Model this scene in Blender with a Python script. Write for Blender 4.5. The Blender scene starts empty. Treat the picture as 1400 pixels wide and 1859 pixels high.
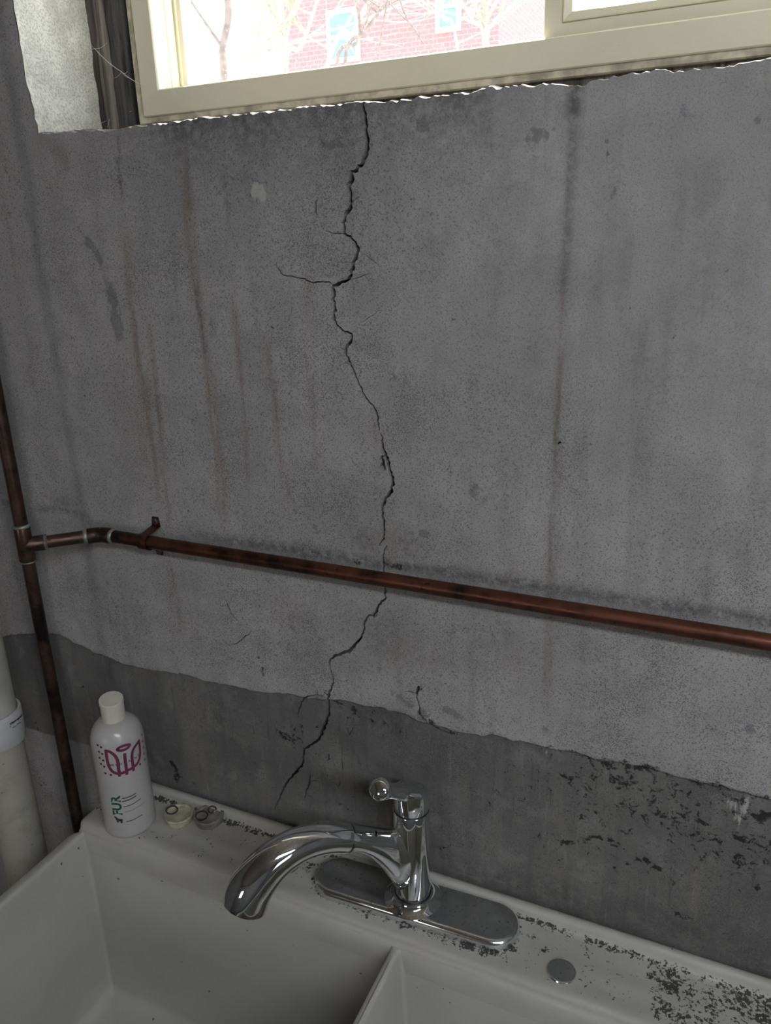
import bpy, bmesh, math, random
import numpy as np
from mathutils import Vector, Matrix, geometry

# ------------------------------------------------------------------ camera
scene = bpy.context.scene
COL = scene.collection
F_PX, CX, CY = 1403.0, 700.0, 930.0
d_dn = np.array([110, 4070, 1403.0]); d_dn /= np.linalg.norm(d_dn)
d_rt = np.array([3208, 397, -1403.0]); d_rt -= d_dn * d_rt.dot(d_dn); d_rt /= np.linalg.norm(d_rt)
d_in = np.cross(d_rt, d_dn)
CAM = np.array([0.0, -0.70, 1.62])
cam_d = bpy.data.cameras.new('camera'); cam_o = bpy.data.objects.new('camera', cam_d); COL.objects.link(cam_o)
cam_d.sensor_fit = 'VERTICAL'; cam_d.sensor_height = 36.0; cam_d.sensor_width = 36.0
cam_d.lens = F_PX * 36.0 / 1859.0
cam_d.clip_start = 0.01; cam_d.clip_end = 300
Rm = Matrix(((d_rt[0], -d_rt[1], -d_rt[2]), (d_in[0], -d_in[1], -d_in[2]), (-d_dn[0], d_dn[1], d_dn[2])))
cam_o.matrix_world = Matrix.Translation(Vector(CAM)) @ Rm.to_4x4()
scene.camera = cam_o

def ray(x, y):
    v = np.array([x - CX, y - CY, F_PX]); return np.array([v @ d_rt, v @ d_in, -(v @ d_dn)])
def onY(x, y, Y=0.0):
    d = ray(x, y); return CAM + d * (Y - CAM[1]) / d[1]
def onZ(x, y, Z):
    d = ray(x, y); return CAM + d * (Z - CAM[2]) / d[2]
def W(x, y):
    p = onY(x, y); return (p[0], p[2])

# ------------------------------------------------------------------ world, sun, daylight, exposure
world = bpy.data.worlds.new('world'); scene.world = world; world.use_nodes = True
bg = world.node_tree.nodes['Background']; bg.inputs[0].default_value = (0.90, 0.95, 1.0, 1); bg.inputs[1].default_value = 4.7
def light(name, kind, energy, color, loc, target=None, size=None, size_y=None):
    l = bpy.data.lights.new(name, kind); l.energy = energy; l.color = color
    o = bpy.data.objects.new(name, l); COL.objects.link(o); o.location = loc
    if target is not None:
        o.rotation_euler = (Vector(target) - Vector(loc)).to_track_quat('-Z', 'Y').to_euler()
    if size: l.size = size
    if size_y: l.shape = 'RECTANGLE'; l.size_y = size_y
    return o
sun = light('sun', 'SUN', 26.0, (1.0, 0.96, 0.88), (-4.2, 10, 15.2), (0, 0, 1.74)); sun.data.angle = 0.01
# ambient fill at an added right-hand window, then daylight by the window behind the camera
light('fill_light_right', 'AREA', 4.0, (0.90, 0.94, 1.0), (2.53, -2.45, 1.72), (1.2, -2.1, 1.70), 1.0, 0.7)
light('daylight_window_3', 'AREA', 5.0, (1.0, 0.88, 0.77), (-1.12, -3.53, 1.55), (-1.12, 0, 1.55), 0.55, 0.6)
scene.view_settings.view_transform = 'Standard'; scene.view_settings.look = 'None'
scene.view_settings.exposure = 0.0; scene.view_settings.gamma = 1.0
scene.view_settings.use_curve_mapping = False

rng = random.Random(7)
nrng = np.random.RandomState(11)

# ------------------------------------------------------------------ helpers
def tag(o, label=None, cat=None, group=None, kind=None):
    if label: o['label'] = label
    if cat: o['category'] = cat
    if group: o['group'] = group
    if kind: o['kind'] = kind
    return o
def empty(name, loc=(0, 0, 0)):
    o = bpy.data.objects.new(name, None); COL.objects.link(o); o.location = loc; o.empty_display_size = 0.05; return o
def mesh_obj(name, verts, faces, mat, parent=None, smooth=False, mats=None):
    me = bpy.data.meshes.new(name); me.from_pydata([tuple(v) for v in verts], [], faces); me.update()
    if mat: me.materials.append(mat)
    for m in (mats or []): me.materials.append(m)
    if smooth: me.polygons.foreach_set('use_smooth', [True] * len(me.polygons))
    o = bpy.data.objects.new(name, me); COL.objects.link(o)
    if parent:
        o.parent = parent; o.matrix_parent_inverse = Matrix.Translation(-Vector(parent_world(parent)))
    return o
def parent_world(p):
    return p.location.copy() if p.type == 'EMPTY' else Vector((0, 0, 0))   # part meshes are built in world coordinates
def bm_obj(name, bm, mat, parent=None, smooth=False):
    me = bpy.data.meshes.new(name); bmesh.ops.recalc_face_normals(bm, faces=bm.faces[:]); bm.to_mesh(me); bm.free()
    me.materials.append(mat)
    if smooth:
        me.polygons.foreach_set('use_smooth', [True] * len(me.polygons))
        if smooth != 'full': me.set_sharp_from_angle(angle=math.radians(38))
    o = bpy.data.objects.new(name, me); COL.objects.link(o)
    if parent:
        o.parent = parent; o.matrix_parent_inverse = Matrix.Translation(-parent_world(parent))
    return o
def add_box(bm, lo, hi, bev=0.0, seg=2):
    r = bmesh.ops.create_cube(bm, size=1.0)
    vs = r['verts']
    for v in vs:
        v.co = Vector([lo[i] + (v.co[i] + 0.5) * (hi[i] - lo[i]) for i in range(3)])
    if bev > 0:
        es = list({e for v in vs for e in v.link_edges})
        bmesh.ops.bevel(bm, geom=es, offset=bev, segments=seg, affect='EDGES', profile=0.5)
def box_obj(name, lo, hi, mat, parent=None, bev=0.0):
    bm = bmesh.new(); add_box(bm, lo, hi, bev); return bm_obj(name, bm, mat, parent, smooth=bev > 0)
def add_tube(bm, pts, radii, seg=20, cap=True, up=None, flat=None):
    """tube through pts; radii scalar or list, or (rw, rh) pairs"""
    pts = [Vector(p) for p in pts]; n = len(pts)
    if not isinstance(radii, (list, tuple)): radii = [radii] * n
    rings = []; nrm = None
    for i, p in enumerate(pts):
        t = (pts[min(i + 1, n - 1)] - pts[max(i - 1, 0)]).normalized()
        if nrm is None:
            a = Vector(up) if up else (Vector((0, 0, 1)) if abs(t.z) < 0.9 else Vector((1, 0, 0)))
            nrm = (a - t * a.dot(t)).normalized()
        else:
            nrm = (nrm - t * nrm.dot(t)).normalized()
        b = t.cross(nrm); r = radii[i]
        rn, rb = r if isinstance(r, (tuple, list)) else (r, r)
        rings.append([bm.verts.new(p + nrm * (math.cos(2 * math.pi * k / seg) * rn) + b * (math.sin(2 * math.pi * k / seg) * rb)) for k in range(seg)])
    for a, b in zip(rings, rings[1:]):
        for k in range(seg):
            bm.faces.new((a[k], a[(k + 1) % seg], b[(k + 1) % seg], b[k]))
    if cap:
        bm.faces.new(rings[0][::-1]); bm.faces.new(rings[-1])
    return rings
def tube_obj(name, pts, radii, mat, parent=None, seg=20, cap=True):
    bm = bmesh.new(); add_tube(bm, pts, radii, seg, cap); return bm_obj(name, bm, mat, parent, smooth=True)
def lathe_obj(name, prof, cx, cy, mat, parent=None, seg=48):
    bm = bmesh.new(); rings = []
    for r, z in prof:
        if r < 1e-6: rings.append([bm.verts.new((cx, cy, z))])
        else: rings.append([bm.verts.new((cx + r * math.cos(2 * math.pi * k / seg), cy + r * math.sin(2 * math.pi * k / seg), z)) for k in range(seg)])
    for a, b in zip(rings, rings[1:]):
        for k in range(seg):
            k2 = (k + 1) % seg
            if len(a) == 1 and len(b) == 1: continue
            if len(a) == 1: bm.faces.new((a[0], b[k2], b[k]))
            elif len(b) == 1: bm.faces.new((a[k], a[k2], b[0]))
            else: bm.faces.new((a[k], a[k2], b[k2], b[k]))
    return bm_obj(name, bm, mat, parent, smooth=True)
def smooth_path(pts, n=8):
    """Catmull-Rom through pts"""
    P = [np.array(p, float) for p in pts]; P = [2 * P[0] - P[1]] + P + [2 * P[-1] - P[-2]]; out = []
    for i in range(1, len(P) - 2):
        for k in range(n):
            t = k / n; a, b, c, d = P[i - 1], P[i], P[i + 1], P[i + 2]
            out.append(0.5 * ((2 * b) + (-a + c) * t + (2 * a - 5 * b + 4 * c - d) * t * t + (-a + 3 * b - 3 * c + d) * t ** 3))
    out.append(P[-2]); return out

# numpy value noise
_tab = nrng.rand(256, 256)
def vnoise(x, y):
    xi = np.floor(x).astype(int); yi = np.floor(y).astype(int); fx = x - xi; fy = y - yi
    fx = fx * fx * (3 - 2 * fx); fy = fy * fy * (3 - 2 * fy)
    g = lambda a, b: _tab[a % 256, b % 256]
    return (g(xi, yi) * (1 - fx) + g(xi + 1, yi) * fx) * (1 - fy) + (g(xi, yi + 1) * (1 - fx) + g(xi + 1, yi + 1) * fx) * fy
def fbm(x, y, o=4):
    s = 0; a = 0.5; tot = 0
    for i in range(o):
        s = s + a * vnoise(x * 2 ** i + 17.3 * i, y * 2 ** i + 9.1 * i); tot += a; a *= 0.55
    return s / tot
def sstep(a, b, x):
    t = np.clip((x - a) / (b - a), 0, 1); return t * t * (3 - 2 * t)
def dist_poly(px, pz, poly):
    """distance and parameter (0..1) along polyline for arrays of points"""
    best = np.full(px.shape, 1e9); par = np.zeros(px.shape); n = len(poly) - 1
    for i in range(n):
        ax, az = poly[i]; bx, bz = poly[i + 1]; dx, dz = bx - ax, bz - az; L = dx * dx + dz * dz + 1e-12
        t = np.clip(((px - ax) * dx + (pz - az) * dz) / L, 0, 1)
        d = np.hypot(px - ax - t * dx, pz - az - t * dz); m = d < best
        best = np.where(m, d, best); par = np.where(m, (i + t) / n, par)
    return best, par

# ------------------------------------------------------------------ materials
class NT:
    def __init__(s, name):
        s.m = bpy.data.materials.new(name); s.m.use_nodes = True; s.t = s.m.node_tree; s.t.nodes.clear()
        s.out = s.n('ShaderNodeOutputMaterial'); s.b = s.n('ShaderNodeBsdfPrincipled'); s.l(s.b.outputs[0], s.out.inputs[0])
    def n(s, k, **kw):
        nd = s.t.nodes.new(k)
        for a, v in kw.items(): setattr(nd, a, v)
        return nd
    def l(s, a, b): s.t.links.new(a, b)
    def set(s, sock, v):
        if hasattr(v, 'links') or isinstance(v, bpy.types.NodeSocket): s.l(v, sock)
        else: sock.default_value = v
    def coords(s, scale=(1, 1, 1), kind='Object'):
        c = s.n('ShaderNodeTexCoord'); m = s.n('ShaderNodeMapping'); m.inputs['Scale'].default_value = scale
        s.l(c.outputs[kind], m.inputs[0]); return m.outputs[0]
    def noise(s, vec, scale, detail=4, rough=0.55, dist=0.0):
        n = s.n('ShaderNodeTexNoise'); s.l(vec, n.inputs['Vector']); n.inputs['Scale'].default_value = scale
        n.inputs['Detail'].default_value = detail; n.inputs['Roughness'].default_value = rough; n.inputs['Distortion'].default_value = dist
        return n.outputs['Fac']
    def voro(s, vec, scale, feature='F1'):
        n = s.n('ShaderNodeTexVoronoi'); s.l(vec, n.inputs['Vector']); n.inputs['Scale'].default_value = scale
        return n
    def ramp(s, fac, a, b, lo=0.0, hi=1.0):
        n = s.n('ShaderNodeMapRange', interpolation_type='SMOOTHSTEP'); s.l(fac, n.inputs[0])
        s.set(n.inputs[1], a); s.set(n.inputs[2], b); s.set(n.inputs[3], lo); s.set(n.inputs[4], hi); return n.outputs[0]
    def math(s, op, a, b=0.0, clamp=False):
        n = s.n('ShaderNodeMath', operation=op); n.use_clamp = clamp; s.set(n.inputs[0], a); s.set(n.inputs[1], b); return n.outputs[0]
    def mix(s, fac, a, b, mode='MIX'):
        n = s.n('ShaderNodeMix', data_type='RGBA', blend_type=mode); s.set(n.inputs[0], fac)
        s.set(n.inputs[6], a if not isinstance(a, tuple) else (*a, 1)); s.set(n.inputs[7], b if not isinstance(b, tuple) else (*b, 1)); return n.outputs[2]
    def attr(s, name):
        a = s.n('ShaderNodeAttribute'); a.attribute_name = name; sp = s.n('ShaderNodeSeparateColor'); s.l(a.outputs['Color'], sp.inputs[0]); return sp.outputs
    def bump(s, h, strength=0.3, dist=0.002):
        b = s.n('ShaderNodeBump'); s.l(h, b.inputs['Height']); b.inputs['Strength'].default_value = strength; b.inputs['Distance'].default_value = dist
        s.l(b.outputs[0], s.b.inputs['Normal'])
    def base(s, v): s.set(s.b.inputs['Base Color'], v if not isinstance(v, tuple) else (*v, 1))
    def p(s, **kw):
        for k, v in kw.items(): s.set(s.b.inputs[k.replace('_', ' ')], v)
        return s
def simple(name, col, rough=0.5, metal=0.0, var=0.12, scale=30, bump=0.0, spec=0.5):
    t = NT(name); v = t.coords(); n = t.noise(v, scale, 5)
    k = t.ramp(n, 0.3, 0.7, 1 - var, 1 + var)
    hs = t.n('ShaderNodeHueSaturation'); hs.inputs['Color'].default_value = (*col, 1); t.l(k, hs.inputs['Value'])
    t.base(hs.outputs[0]); t.p(Roughness=rough, Metallic=metal); t.b.inputs['Specular IOR Level'].default_value = spec
    if bump: t.bump(t.noise(v, scale * 6, 3), bump, 0.001)
    return t.m

def concrete_wall():
    t = NT('parged_concrete'); v = t.coords()
    A = t.attr('stain_shade'); B = t.attr('marks')
    low = t.noise(v, 5, 5, 0.6); mid = t.noise(v, 28, 5, 0.6); fine = t.noise(v, 300, 3, 0.6)
    streak = t.noise(t.coords((55, 55, 3.2)), 1.0, 4, 0.6)
    up = t.mix(t.ramp(low, 0.35, 0.65), (0.44, 0.420, 0.408), (0.37, 0.354, 0.346))
    up = t.mix(t.ramp(mid, 0.35, 0.7, 0.0, 0.5), up, (0.30, 0.288, 0.282))
    up = t.mix(t.ramp(streak, 0.5, 0.75, 0.0, 0.45), up, (0.265, 0.254, 0.246))
    lo = t.mix(t.ramp(low, 0.35, 0.65), (0.140, 0.137, 0.134), (0.195, 0.184, 0.170))
    lo = t.mix(t.ramp(streak, 0.45, 0.7, 0.0, 0.6), lo, (0.125, 0.123, 0.122))
    lo = t.mix(t.ramp(mid, 0.5, 0.72, 0.0, 0.6), lo, (0.25, 0.24, 0.225))
    # ragged boundary of the parging
    drip = t.noise(t.coords((150, 150, 9)), 1.0, 5, 0.65); lo = t.mix(t.ramp(drip, 0.55, 0.75, 0.0, 0.6), lo, (0.26, 0.245, 0.225)); lo = t.mix(t.ramp(drip, 0.25, 0.42, 0.6, 0.0), lo, (0.085, 0.083, 0.082))
    bnd = t.ramp(t.math('ADD', A[2], t.math('MULTIPLY', t.math('SUBTRACT', mid, 0.5), 0.7)), 0.4, 0.6)
    col = t.mix(bnd, up, lo)
    grit = t.ramp(t.noise(v, 800, 3, 0.7), 0.32, 0.52, 1.0, 0.0); col = t.mix(t.math('MULTIPLY', grit, 0.42), col, (0.11, 0.105, 0.10))
    # speckled pits, sparser on the smoother trowelled area at the upper right
    cl = t.attr('clean')[0]
    vo = t.voro(v, 640); dens = t.ramp(t.noise(v, 9, 5, 0.7), 0.30, 0.68, 0.04, 0.46)
    pit = t.math('MULTIPLY', t.ramp(t.math('SUBTRACT', vo.outputs['Distance'], dens), -0.14, 0.08, 1.0, 0.0), t.math('SUBTRACT', t.ramp(t.noise(v, 3.2, 4, 0.6), 0.38, 0.62, 0.45, 1.0), cl, True))
    vo2 = t.noise(v, 500, 4, 0.65, 0.2); pit2 = t.math('MULTIPLY', t.ramp(vo2, 0.36, 0.43, 1.0, 0.0), t.math('SUBTRACT', 1.0, t.math('MULTIPLY', cl, 0.8)))
    vo3 = t.noise(v, 95, 5, 0.65, 0.5); pit3 = t.ramp(vo3, 0.28, 0.31, 1.0, 0.0)
    col = t.mix(t.math('MULTIPLY', pit, 0.70), col, (0.085, 0.080, 0.076))
    col = t.mix(t.math('MULTIPLY', pit2, 0.60), col, (0.090, 0.085, 0.081))
    col = t.mix(t.math('MULTIPLY', pit3, 0.75), col, (0.060, 0.058, 0.058))
    # rusty runs, grime runs with the pipe's painted shadow, grey repair patches, pale chips
    g = t.math('MULTIPLY', A[1], t.ramp(t.noise(t.coords((120, 120, 14)), 1.0, 4), 0.3, 0.65))
    col = t.mix(t.math('MULTIPLY', g, 0.75, True), col, (0.185, 0.140, 0.100))
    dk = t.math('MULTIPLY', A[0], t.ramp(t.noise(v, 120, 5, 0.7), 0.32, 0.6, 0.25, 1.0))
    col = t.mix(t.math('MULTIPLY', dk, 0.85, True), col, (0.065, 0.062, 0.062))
    pt = t.ramp(t.math('ADD', B[0], t.math('MULTIPLY', t.math('SUBTRACT', t.noise(v, 120, 6, 0.75), 0.5), 2.0)), 0.45, 0.65)
    col = t.mix(t.math('MULTIPLY', pt, 0.6), col, (0.15, 0.152, 0.155))
    pl = t.ramp(t.math('ADD', B[1], t.math('MULTIPLY', t.math('SUBTRACT', t.noise(t.coords((190, 190, 45)), 1.0, 6, 0.7), 0.5), 2.2)), 0.50, 0.78)
    col = t.mix(t.math('MULTIPLY', pl, 0.7), col, (0.50, 0.49, 0.45))
    mo = t.ramp(t.math('ADD', B[2], t.math('MULTIPLY', t.math('SUBTRACT', t.noise(v, 100, 6, 0.75, 0.5), 0.5), 3.0)), 0.60, 0.80)
    col = t.mix(t.math('MULTIPLY', mo, 0.88), col, (0.014, 0.015, 0.016))
    t.base(col); t.p(Roughness=0.92); t.b.inputs['Specular IOR Level'].default_value = 0.2
    h = t.math('SUBTRACT', t.math('ADD', t.math('MULTIPLY', mid, 0.5), t.math('MULTIPLY', fine, 0.35)), t.math('ADD', t.math('MULTIPLY', pit, 0.35), t.math('MULTIPLY', pit2, 0.5)))
    t.bump(h, 0.55, 0.0016)
    return t.m
M_WALL = concrete_wall()
def sill_mat():
    t = NT('bare_concrete'); v = t.coords(); n = t.noise(v, 40, 5, 0.6); sp = t.noise(v, 430, 3, 0.6)
    c = t.mix(t.ramp(n, 0.35, 0.65), (0.74, 0.745, 0.70), (0.60, 0.605, 0.57)); c = t.mix(t.ramp(sp, 0.38, 0.55, 0.45, 0.0), c, (0.22, 0.22, 0.21))
    c = t.mix(t.ramp(t.noise(v, 14, 4), 0.52, 0.7, 0.0, 0.5), c, (0.34, 0.34, 0.32))
    t.base(c); t.p(Roughness=0.9); t.b.inputs['Specular IOR Level'].default_value = 0.2; t.bump(t.math('ADD', n, sp), 0.6, 0.002); return t.m
M_SILL = sill_mat()
M_ARRIS = simple('chipped_concrete_edge', (0.26, 0.25, 0.23), 0.95, 0, 0.75, 70, 0.3, 0.1)
M_SILL_TOP = simple('low_bounce_sill_top', (0.14, 0.13, 0.12), 0.95, 0, 0.3, 40, 0.5, 0.1)  # hidden sill top darkened to cut sunlight bounced onto the frame
M_CRACK = simple('crack_interior', (0.045, 0.043, 0.045), 0.95, 0, 0.3, 60, 0.5, 0.1)
def vinyl_mat():
    t = NT('cream_vinyl'); v = t.coords(); d = t.ramp(t.noise(v, 130, 4, 0.6, 0.4), 0.26, 0.30, 1.0, 0.0)
    d = t.math('MULTIPLY', d, t.ramp(t.noise(v, 9, 3), 0.45, 0.6)); c = t.mix(t.ramp(t.noise(v, 12, 5), 0.3, 0.7, 0, 0.5), (0.78, 0.74, 0.57), (0.71, 0.67, 0.51))
    t.base(t.mix(t.math('MULTIPLY', d, 0.8), c, (0.12, 0.10, 0.07))); t.p(Roughness=0.45); return t.m
M_VINYL = vinyl_mat()
M_VINYL_DIRTY = simple('dirty_vinyl_edge', (0.60, 0.55, 0.41), 0.6, 0, 0.35, 60, 0.3)
def wood_mat(name='weathered_timber', ca=(0.020, 0.016, 0.014), cb=(0.24, 0.20, 0.17)):
    t = NT(name); n = t.noise(t.coords((90, 90, 3.5)), 1.0, 6, 0.65, 0.6); k = t.noise(t.coords((25, 25, 4)), 1.0, 4)
    c = t.mix(t.ramp(n, 0.35, 0.65), ca, cb); c = t.mix(t.ramp(k, 0.5, 0.7, 0, 0.6), c, (0.045, 0.04, 0.038))
    t.base(c); t.p(Roughness=0.85); t.bump(n, 0.7, 0.002); return t.m
M_WOOD = wood_mat(); M_WOOD_PALE = wood_mat('greyed_timber', (0.10, 0.085, 0.075), (0.42, 0.37, 0.32)); M_GAP_SHADE = wood_mat('gap_shade_timber', (0.010, 0.010, 0.011), (0.11, 0.105, 0.10))  # near-black timber colour stands in for the shade of the deep gap
def glass_mat():
    t = NT('dusty_pane'); tr = t.n('ShaderNodeBsdfTransparent'); gl = t.n('ShaderNodeBsdfGlossy'); gl.inputs['Roughness'].default_value = 0.02
    fr = t.n('ShaderNodeFresnel'); fr.inputs[0].default_value = 1.45; mx = t.n('ShaderNodeMixShader'); t.l(fr.outputs[0], mx.inputs[0]); t.l(tr.outputs[0], mx.inputs[1]); t.l(gl.outputs[0], mx.inputs[2])
    df = t.n('ShaderNodeBsdfTranslucent'); df.inputs[0].default_value = (0.9, 0.9, 0.9, 1); m2 = t.n('ShaderNodeMixShader')
    v = t.coords(); d = t.ramp(t.noise(v, 420, 2, 0.5), 0.70, 0.74, 0.0, 0.6); d = t.math('ADD', d, 0.03); t.l(d, m2.inputs[0]); t.l(mx.outputs[0], m2.inputs[1]); t.l(df.outputs[0], m2.inputs[2])
    t.t.nodes.remove(t.b); t.l(m2.outputs[0], t.out.inputs[0]); return t.m
M_GLASS = glass_mat()
def copper_mat(name, bright, c0=(0.030, 0.020, 0.018), c1=(0.095, 0.045, 0.032), c2=(0.20, 0.075, 0.05)):
    t = NT(name); v = t.coords(); n = t.noise(v, 60, 6, 0.65); k = t.noise(v, 14, 4, 0.6)
    c = t.mix(t.ramp(n, 0.38, 0.66), c0, c1); c = t.mix(t.ramp(k, 0.40, 0.62, 0, bright), c, c2)
    c = t.mix(t.ramp(t.noise(v, 160, 4), 0.6, 0.72, 0, 0.7), c, (0.02, 0.017, 0.016))
    t.base(c); t.p(Metallic=0.85, Roughness=t.ramp(n, 0.3, 0.7, 0.30, 0.52)); t.bump(n, 0.12, 0.0008); return t.m
M_COPPER = copper_mat('oxidised_copper', 0.75); M_COPPER_DARK = copper_mat('dark_copper', 0.6, (0.026, 0.022, 0.021), (0.085, 0.062, 0.053), (0.13, 0.075, 0.058))
M_SOLDER = simple('dull_solder', (0.27, 0.27, 0.245), 0.42, 0.6, 0.35, 90, 0.25)
M_STEEL = simple('dark_screw_steel', (0.16, 0.15, 0.14), 0.45, 0.8, 0.4, 120, 0.2)
def chrome_mat(name, dust):
    t = NT(name); v = t.coords(); n = t.ramp(t.noise(v, 260, 3, 0.6), 0.62, 0.70, 0.0, 1.0)
    t.base(t.mix(t.math('MULTIPLY', n, dust), (0.74, 0.76, 0.78), (0.16, 0.15, 0.14))); t.p(Metallic=1.0, Roughness=t.ramp(t.noise(v, 18, 4), 0.3, 0.7, 0.05, 0.05 + 0.22 * dust)); return t.m
M_CHROME = chrome_mat('chrome', 0.06); M_CHROME_DUSTY = chrome_mat('dusty_chrome', 0.7)
M_BLACK = simple('black_rubber', (0.012, 0.012, 0.013), 0.5)
M_NOZZLE = simple('dark_nozzle', (0.03, 0.03, 0.032), 0.4)
def tub_mat():
    t = NT('white_moulded_plastic'); v = t.coords(); A = t.attr('dirt')
    c = t.mix(t.ramp(t.noise(v, 7, 4), 0.3, 0.7), (0.44, 0.43, 0.395), (0.40, 0.39, 0.355))
    c = t.mix(t.math('MULTIPLY', A[1], t.ramp(t.noise(v, 30, 4), 0.35, 0.65)), c, (0.30, 0.26, 0.20))
    n1 = t.noise(v, 300, 4, 0.65, 0.3); n2 = t.noise(v, 75, 5, 0.65, 0.5)
    s = t.math('ADD', A[0], t.math('ADD', t.math('MULTIPLY', t.math('SUBTRACT', n1, 0.5), 1.7), t.math('MULTIPLY', t.math('SUBTRACT', n2, 0.5), 1.3)))
    m = t.ramp(s, 0.56, 0.66)
    c = t.mix(t.math('MULTIPLY', m, 0.92), c, (0.022, 0.021, 0.020))
    rare = t.ramp(t.noise(v, 95, 2, 0.4), 0.215, 0.235, 1.0, 0.0); c = t.mix(t.math('MULTIPLY', rare, 0.85), c, (0.03, 0.028, 0.026))
    t.base(c); t.p(Roughness=t.ramp(m, 0, 1, 0.42, 0.9)); t.bump(m, 0.25, 0.001); return t.m
M_TUB = tub_mat()
M_PVC = simple('off_white_pvc', (0.43, 0.415, 0.37), 0.5, 0, 0.14, 25)
def pvc_dirty():
    t = NT('grubby_pvc'); v = t.coords(); n = t.noise(v, 40, 5, 0.65); c = t.mix(t.ramp(n, 0.45, 0.7, 0, 0.5), (0.40, 0.38, 0.325), (0.25, 0.235, 0.185))
    c = t.mix(t.ramp(t.noise(v, 110, 4), 0.64, 0.72, 0, 0.7), c, (0.14, 0.14, 0.11)); t.base(c); t.p(Roughness=0.65); return t.m
M_PVC_D = pvc_dirty(); M_PVC_W = simple('white_pvc_coupling', (0.54, 0.53, 0.52), 0.45, 0, 0.05)
M_BOTTLE = simple('white_bottle_plastic', (0.45, 0.435, 0.42), 0.24, 0, 0.03, 12)
M_CAP = simple('cream_bottle_cap', (0.60, 0.57, 0.50), 0.45, 0, 0.05)
M_PLUM = simple('plum_print', (0.17, 0.035, 0.075), 0.4, 0, 0.1); M_GREEN = simple('green_print', (0.012, 0.085, 0.055), 0.4, 0, 0.1)
M_INK = simple('dark_print', (0.05, 0.035, 0.045), 0.4, 0, 0.1); M_GREY_INK = simple('grey_print', (0.24, 0.22, 0.21), 0.4, 0, 0.1)
M_STOP_A = simple('yellowed_rubber', (0.42, 0.39, 0.29), 0.6, 0, 0.25, 80, 0.2); M_STOP_B = simple('grey_rubber', (0.22, 0.205, 0.18), 0.6, 0, 0.3, 80, 0.2)
M_RING = simple('dark_wire', (0.10, 0.10, 0.10), 0.3, 0.9, 0.3, 100)
M_WEB = simple('cobweb_silk', (0.75, 0.74, 0.68), 0.4, 0, 0.05)
M_FLOOR = simple('basement_slab', (0.075, 0.073, 0.072), 0.85, 0, 0.3, 6, 0.3)
M_ROOM = simple('dim_concrete', (0.22, 0.212, 0.20), 0.9, 0, 0.2, 5, 0.3); M_CEIL = simple('joist_timber', (0.20, 0.175, 0.15), 0.8, 0, 0.3, 8, 0.3)
def brick_mat():
    t = NT('red_brick'); v = t.coords(); m = t.n('ShaderNodeCombineXYZ'); s = t.n('ShaderNodeSeparateXYZ'); t.l(v, s.inputs[0]); t.l(t.math('ADD', s.outputs[0], s.outputs[1]), m.inputs[0]); t.l(s.outputs[2], m.inputs[1])
    b = t.n('ShaderNodeTexBrick'); t.l(m.outputs[0], b.inputs[0]); b.inputs['Color1'].default_value = (0.25, 0.095, 0.10, 1); b.inputs['Color2'].default_value = (0.22, 0.08, 0.085, 1)
    b.inputs['Mortar'].default_value = (0.28, 0.16, 0.16, 1); b.inputs['Scale'].default_value = 2.2; b.inputs['Mortar Size'].default_value = 0.02; t.base(b.outputs[0]); t.p(Roughness=0.9); return t.m
M_BRICK = brick_mat()
M_TRIM = simple('white_paint', (0.75, 0.75, 0.75), 0.6, 0, 0.05); M_BLUEPANE = simple('blue_pane', (0.10, 0.19, 0.32), 0.5, 0, 0.1, spec=0.1)
M_ROOF = simple('roof_shingle', (0.16, 0.15, 0.15), 0.9, 0, 0.2); M_BARK = simple('grey_bark', (0.11, 0.085, 0.075), 0.9, 0, 0.35, 40, 0.4)
M_TWIG = simple('tan_twig', (0.36, 0.25, 0.17), 0.85, 0, 0.3, 40); M_LEAF = simple('orange_leaf', (0.55, 0.25, 0.07), 0.7, 0, 0.3, 20)
M_GRASS = simple('snowy_ground', (0.65, 0.65, 0.64), 0.9, 0, 0.1, 3)

# ------------------------------------------------------------------ the cracked basement wall
XL, XR, ZT, TH = -2.6, 2.6, 2.32, 0.27
sill_px = [(70, 243), (120, 239), (190, 238), (250, 229), (330, 220), (400, 212), (470, 205), (540, 198), (610, 191), (655, 187), (670, 188), (730, 182), (800, 175), (870, 165), (940, 158),
           (1000, 153), (1030, 156), (1062, 157), (1075, 148), (1120, 143), (1140, 135), (1200, 131), (1260, 125), (1330, 117), (1400, 109), (1500, 97)]
sillW = [W(*p) for p in sill_px]; OPX0 = sillW[0][0]; OPX1 = 0.335; OPZ1 = 2.215
def sill_z(x):
    xs = [p[0] for p in sillW]; zs = [p[1] for p in sillW]
    return np.interp(x, xs, zs)
xs_s = np.unique(np.concatenate([np.arange(OPX0, 0.03, 0.0035), np.linspace(0.03, OPX1, 30)]))
zs_s = sill_z(xs_s) + (nrng.rand(len(xs_s)) - 0.5) * 0.0022 + (fbm(xs_s * 60, xs_s * 0 + 3, 3) - 0.5) * 0.004
jz = np.unique(np.concatenate([np.arange(zs_s[0], 1.92, 0.008), np.linspace(1.92, OPZ1, 12)]))
jx = OPX0 - 0.006 * sstep(0, 0.07, jz - zs_s[0]) + (nrng.rand(len(jz)) - 0.5) * 0.003; jx[0] = OPX0
band_px = [(-120, 1150), (0, 1158), (40, 1152), (95, 1149), (110, 1153), (135, 1168), (200, 1195), (250, 1213), (330, 1223), (400, 1241), (470, 1256), (560, 1266), (640, 1274), (700, 1288), (740, 1299),
           (790, 1316), (830, 1330), (870, 1333), (920, 1339), (1000, 1358), (1130, 1388), (1250, 1415), (1400, 1450), (1560, 1488)]
bandW = np.array([W(*p) for p in band_px])
def band_z(x): return np.interp(x, bandW[:, 0], bandW[:, 1])

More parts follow.
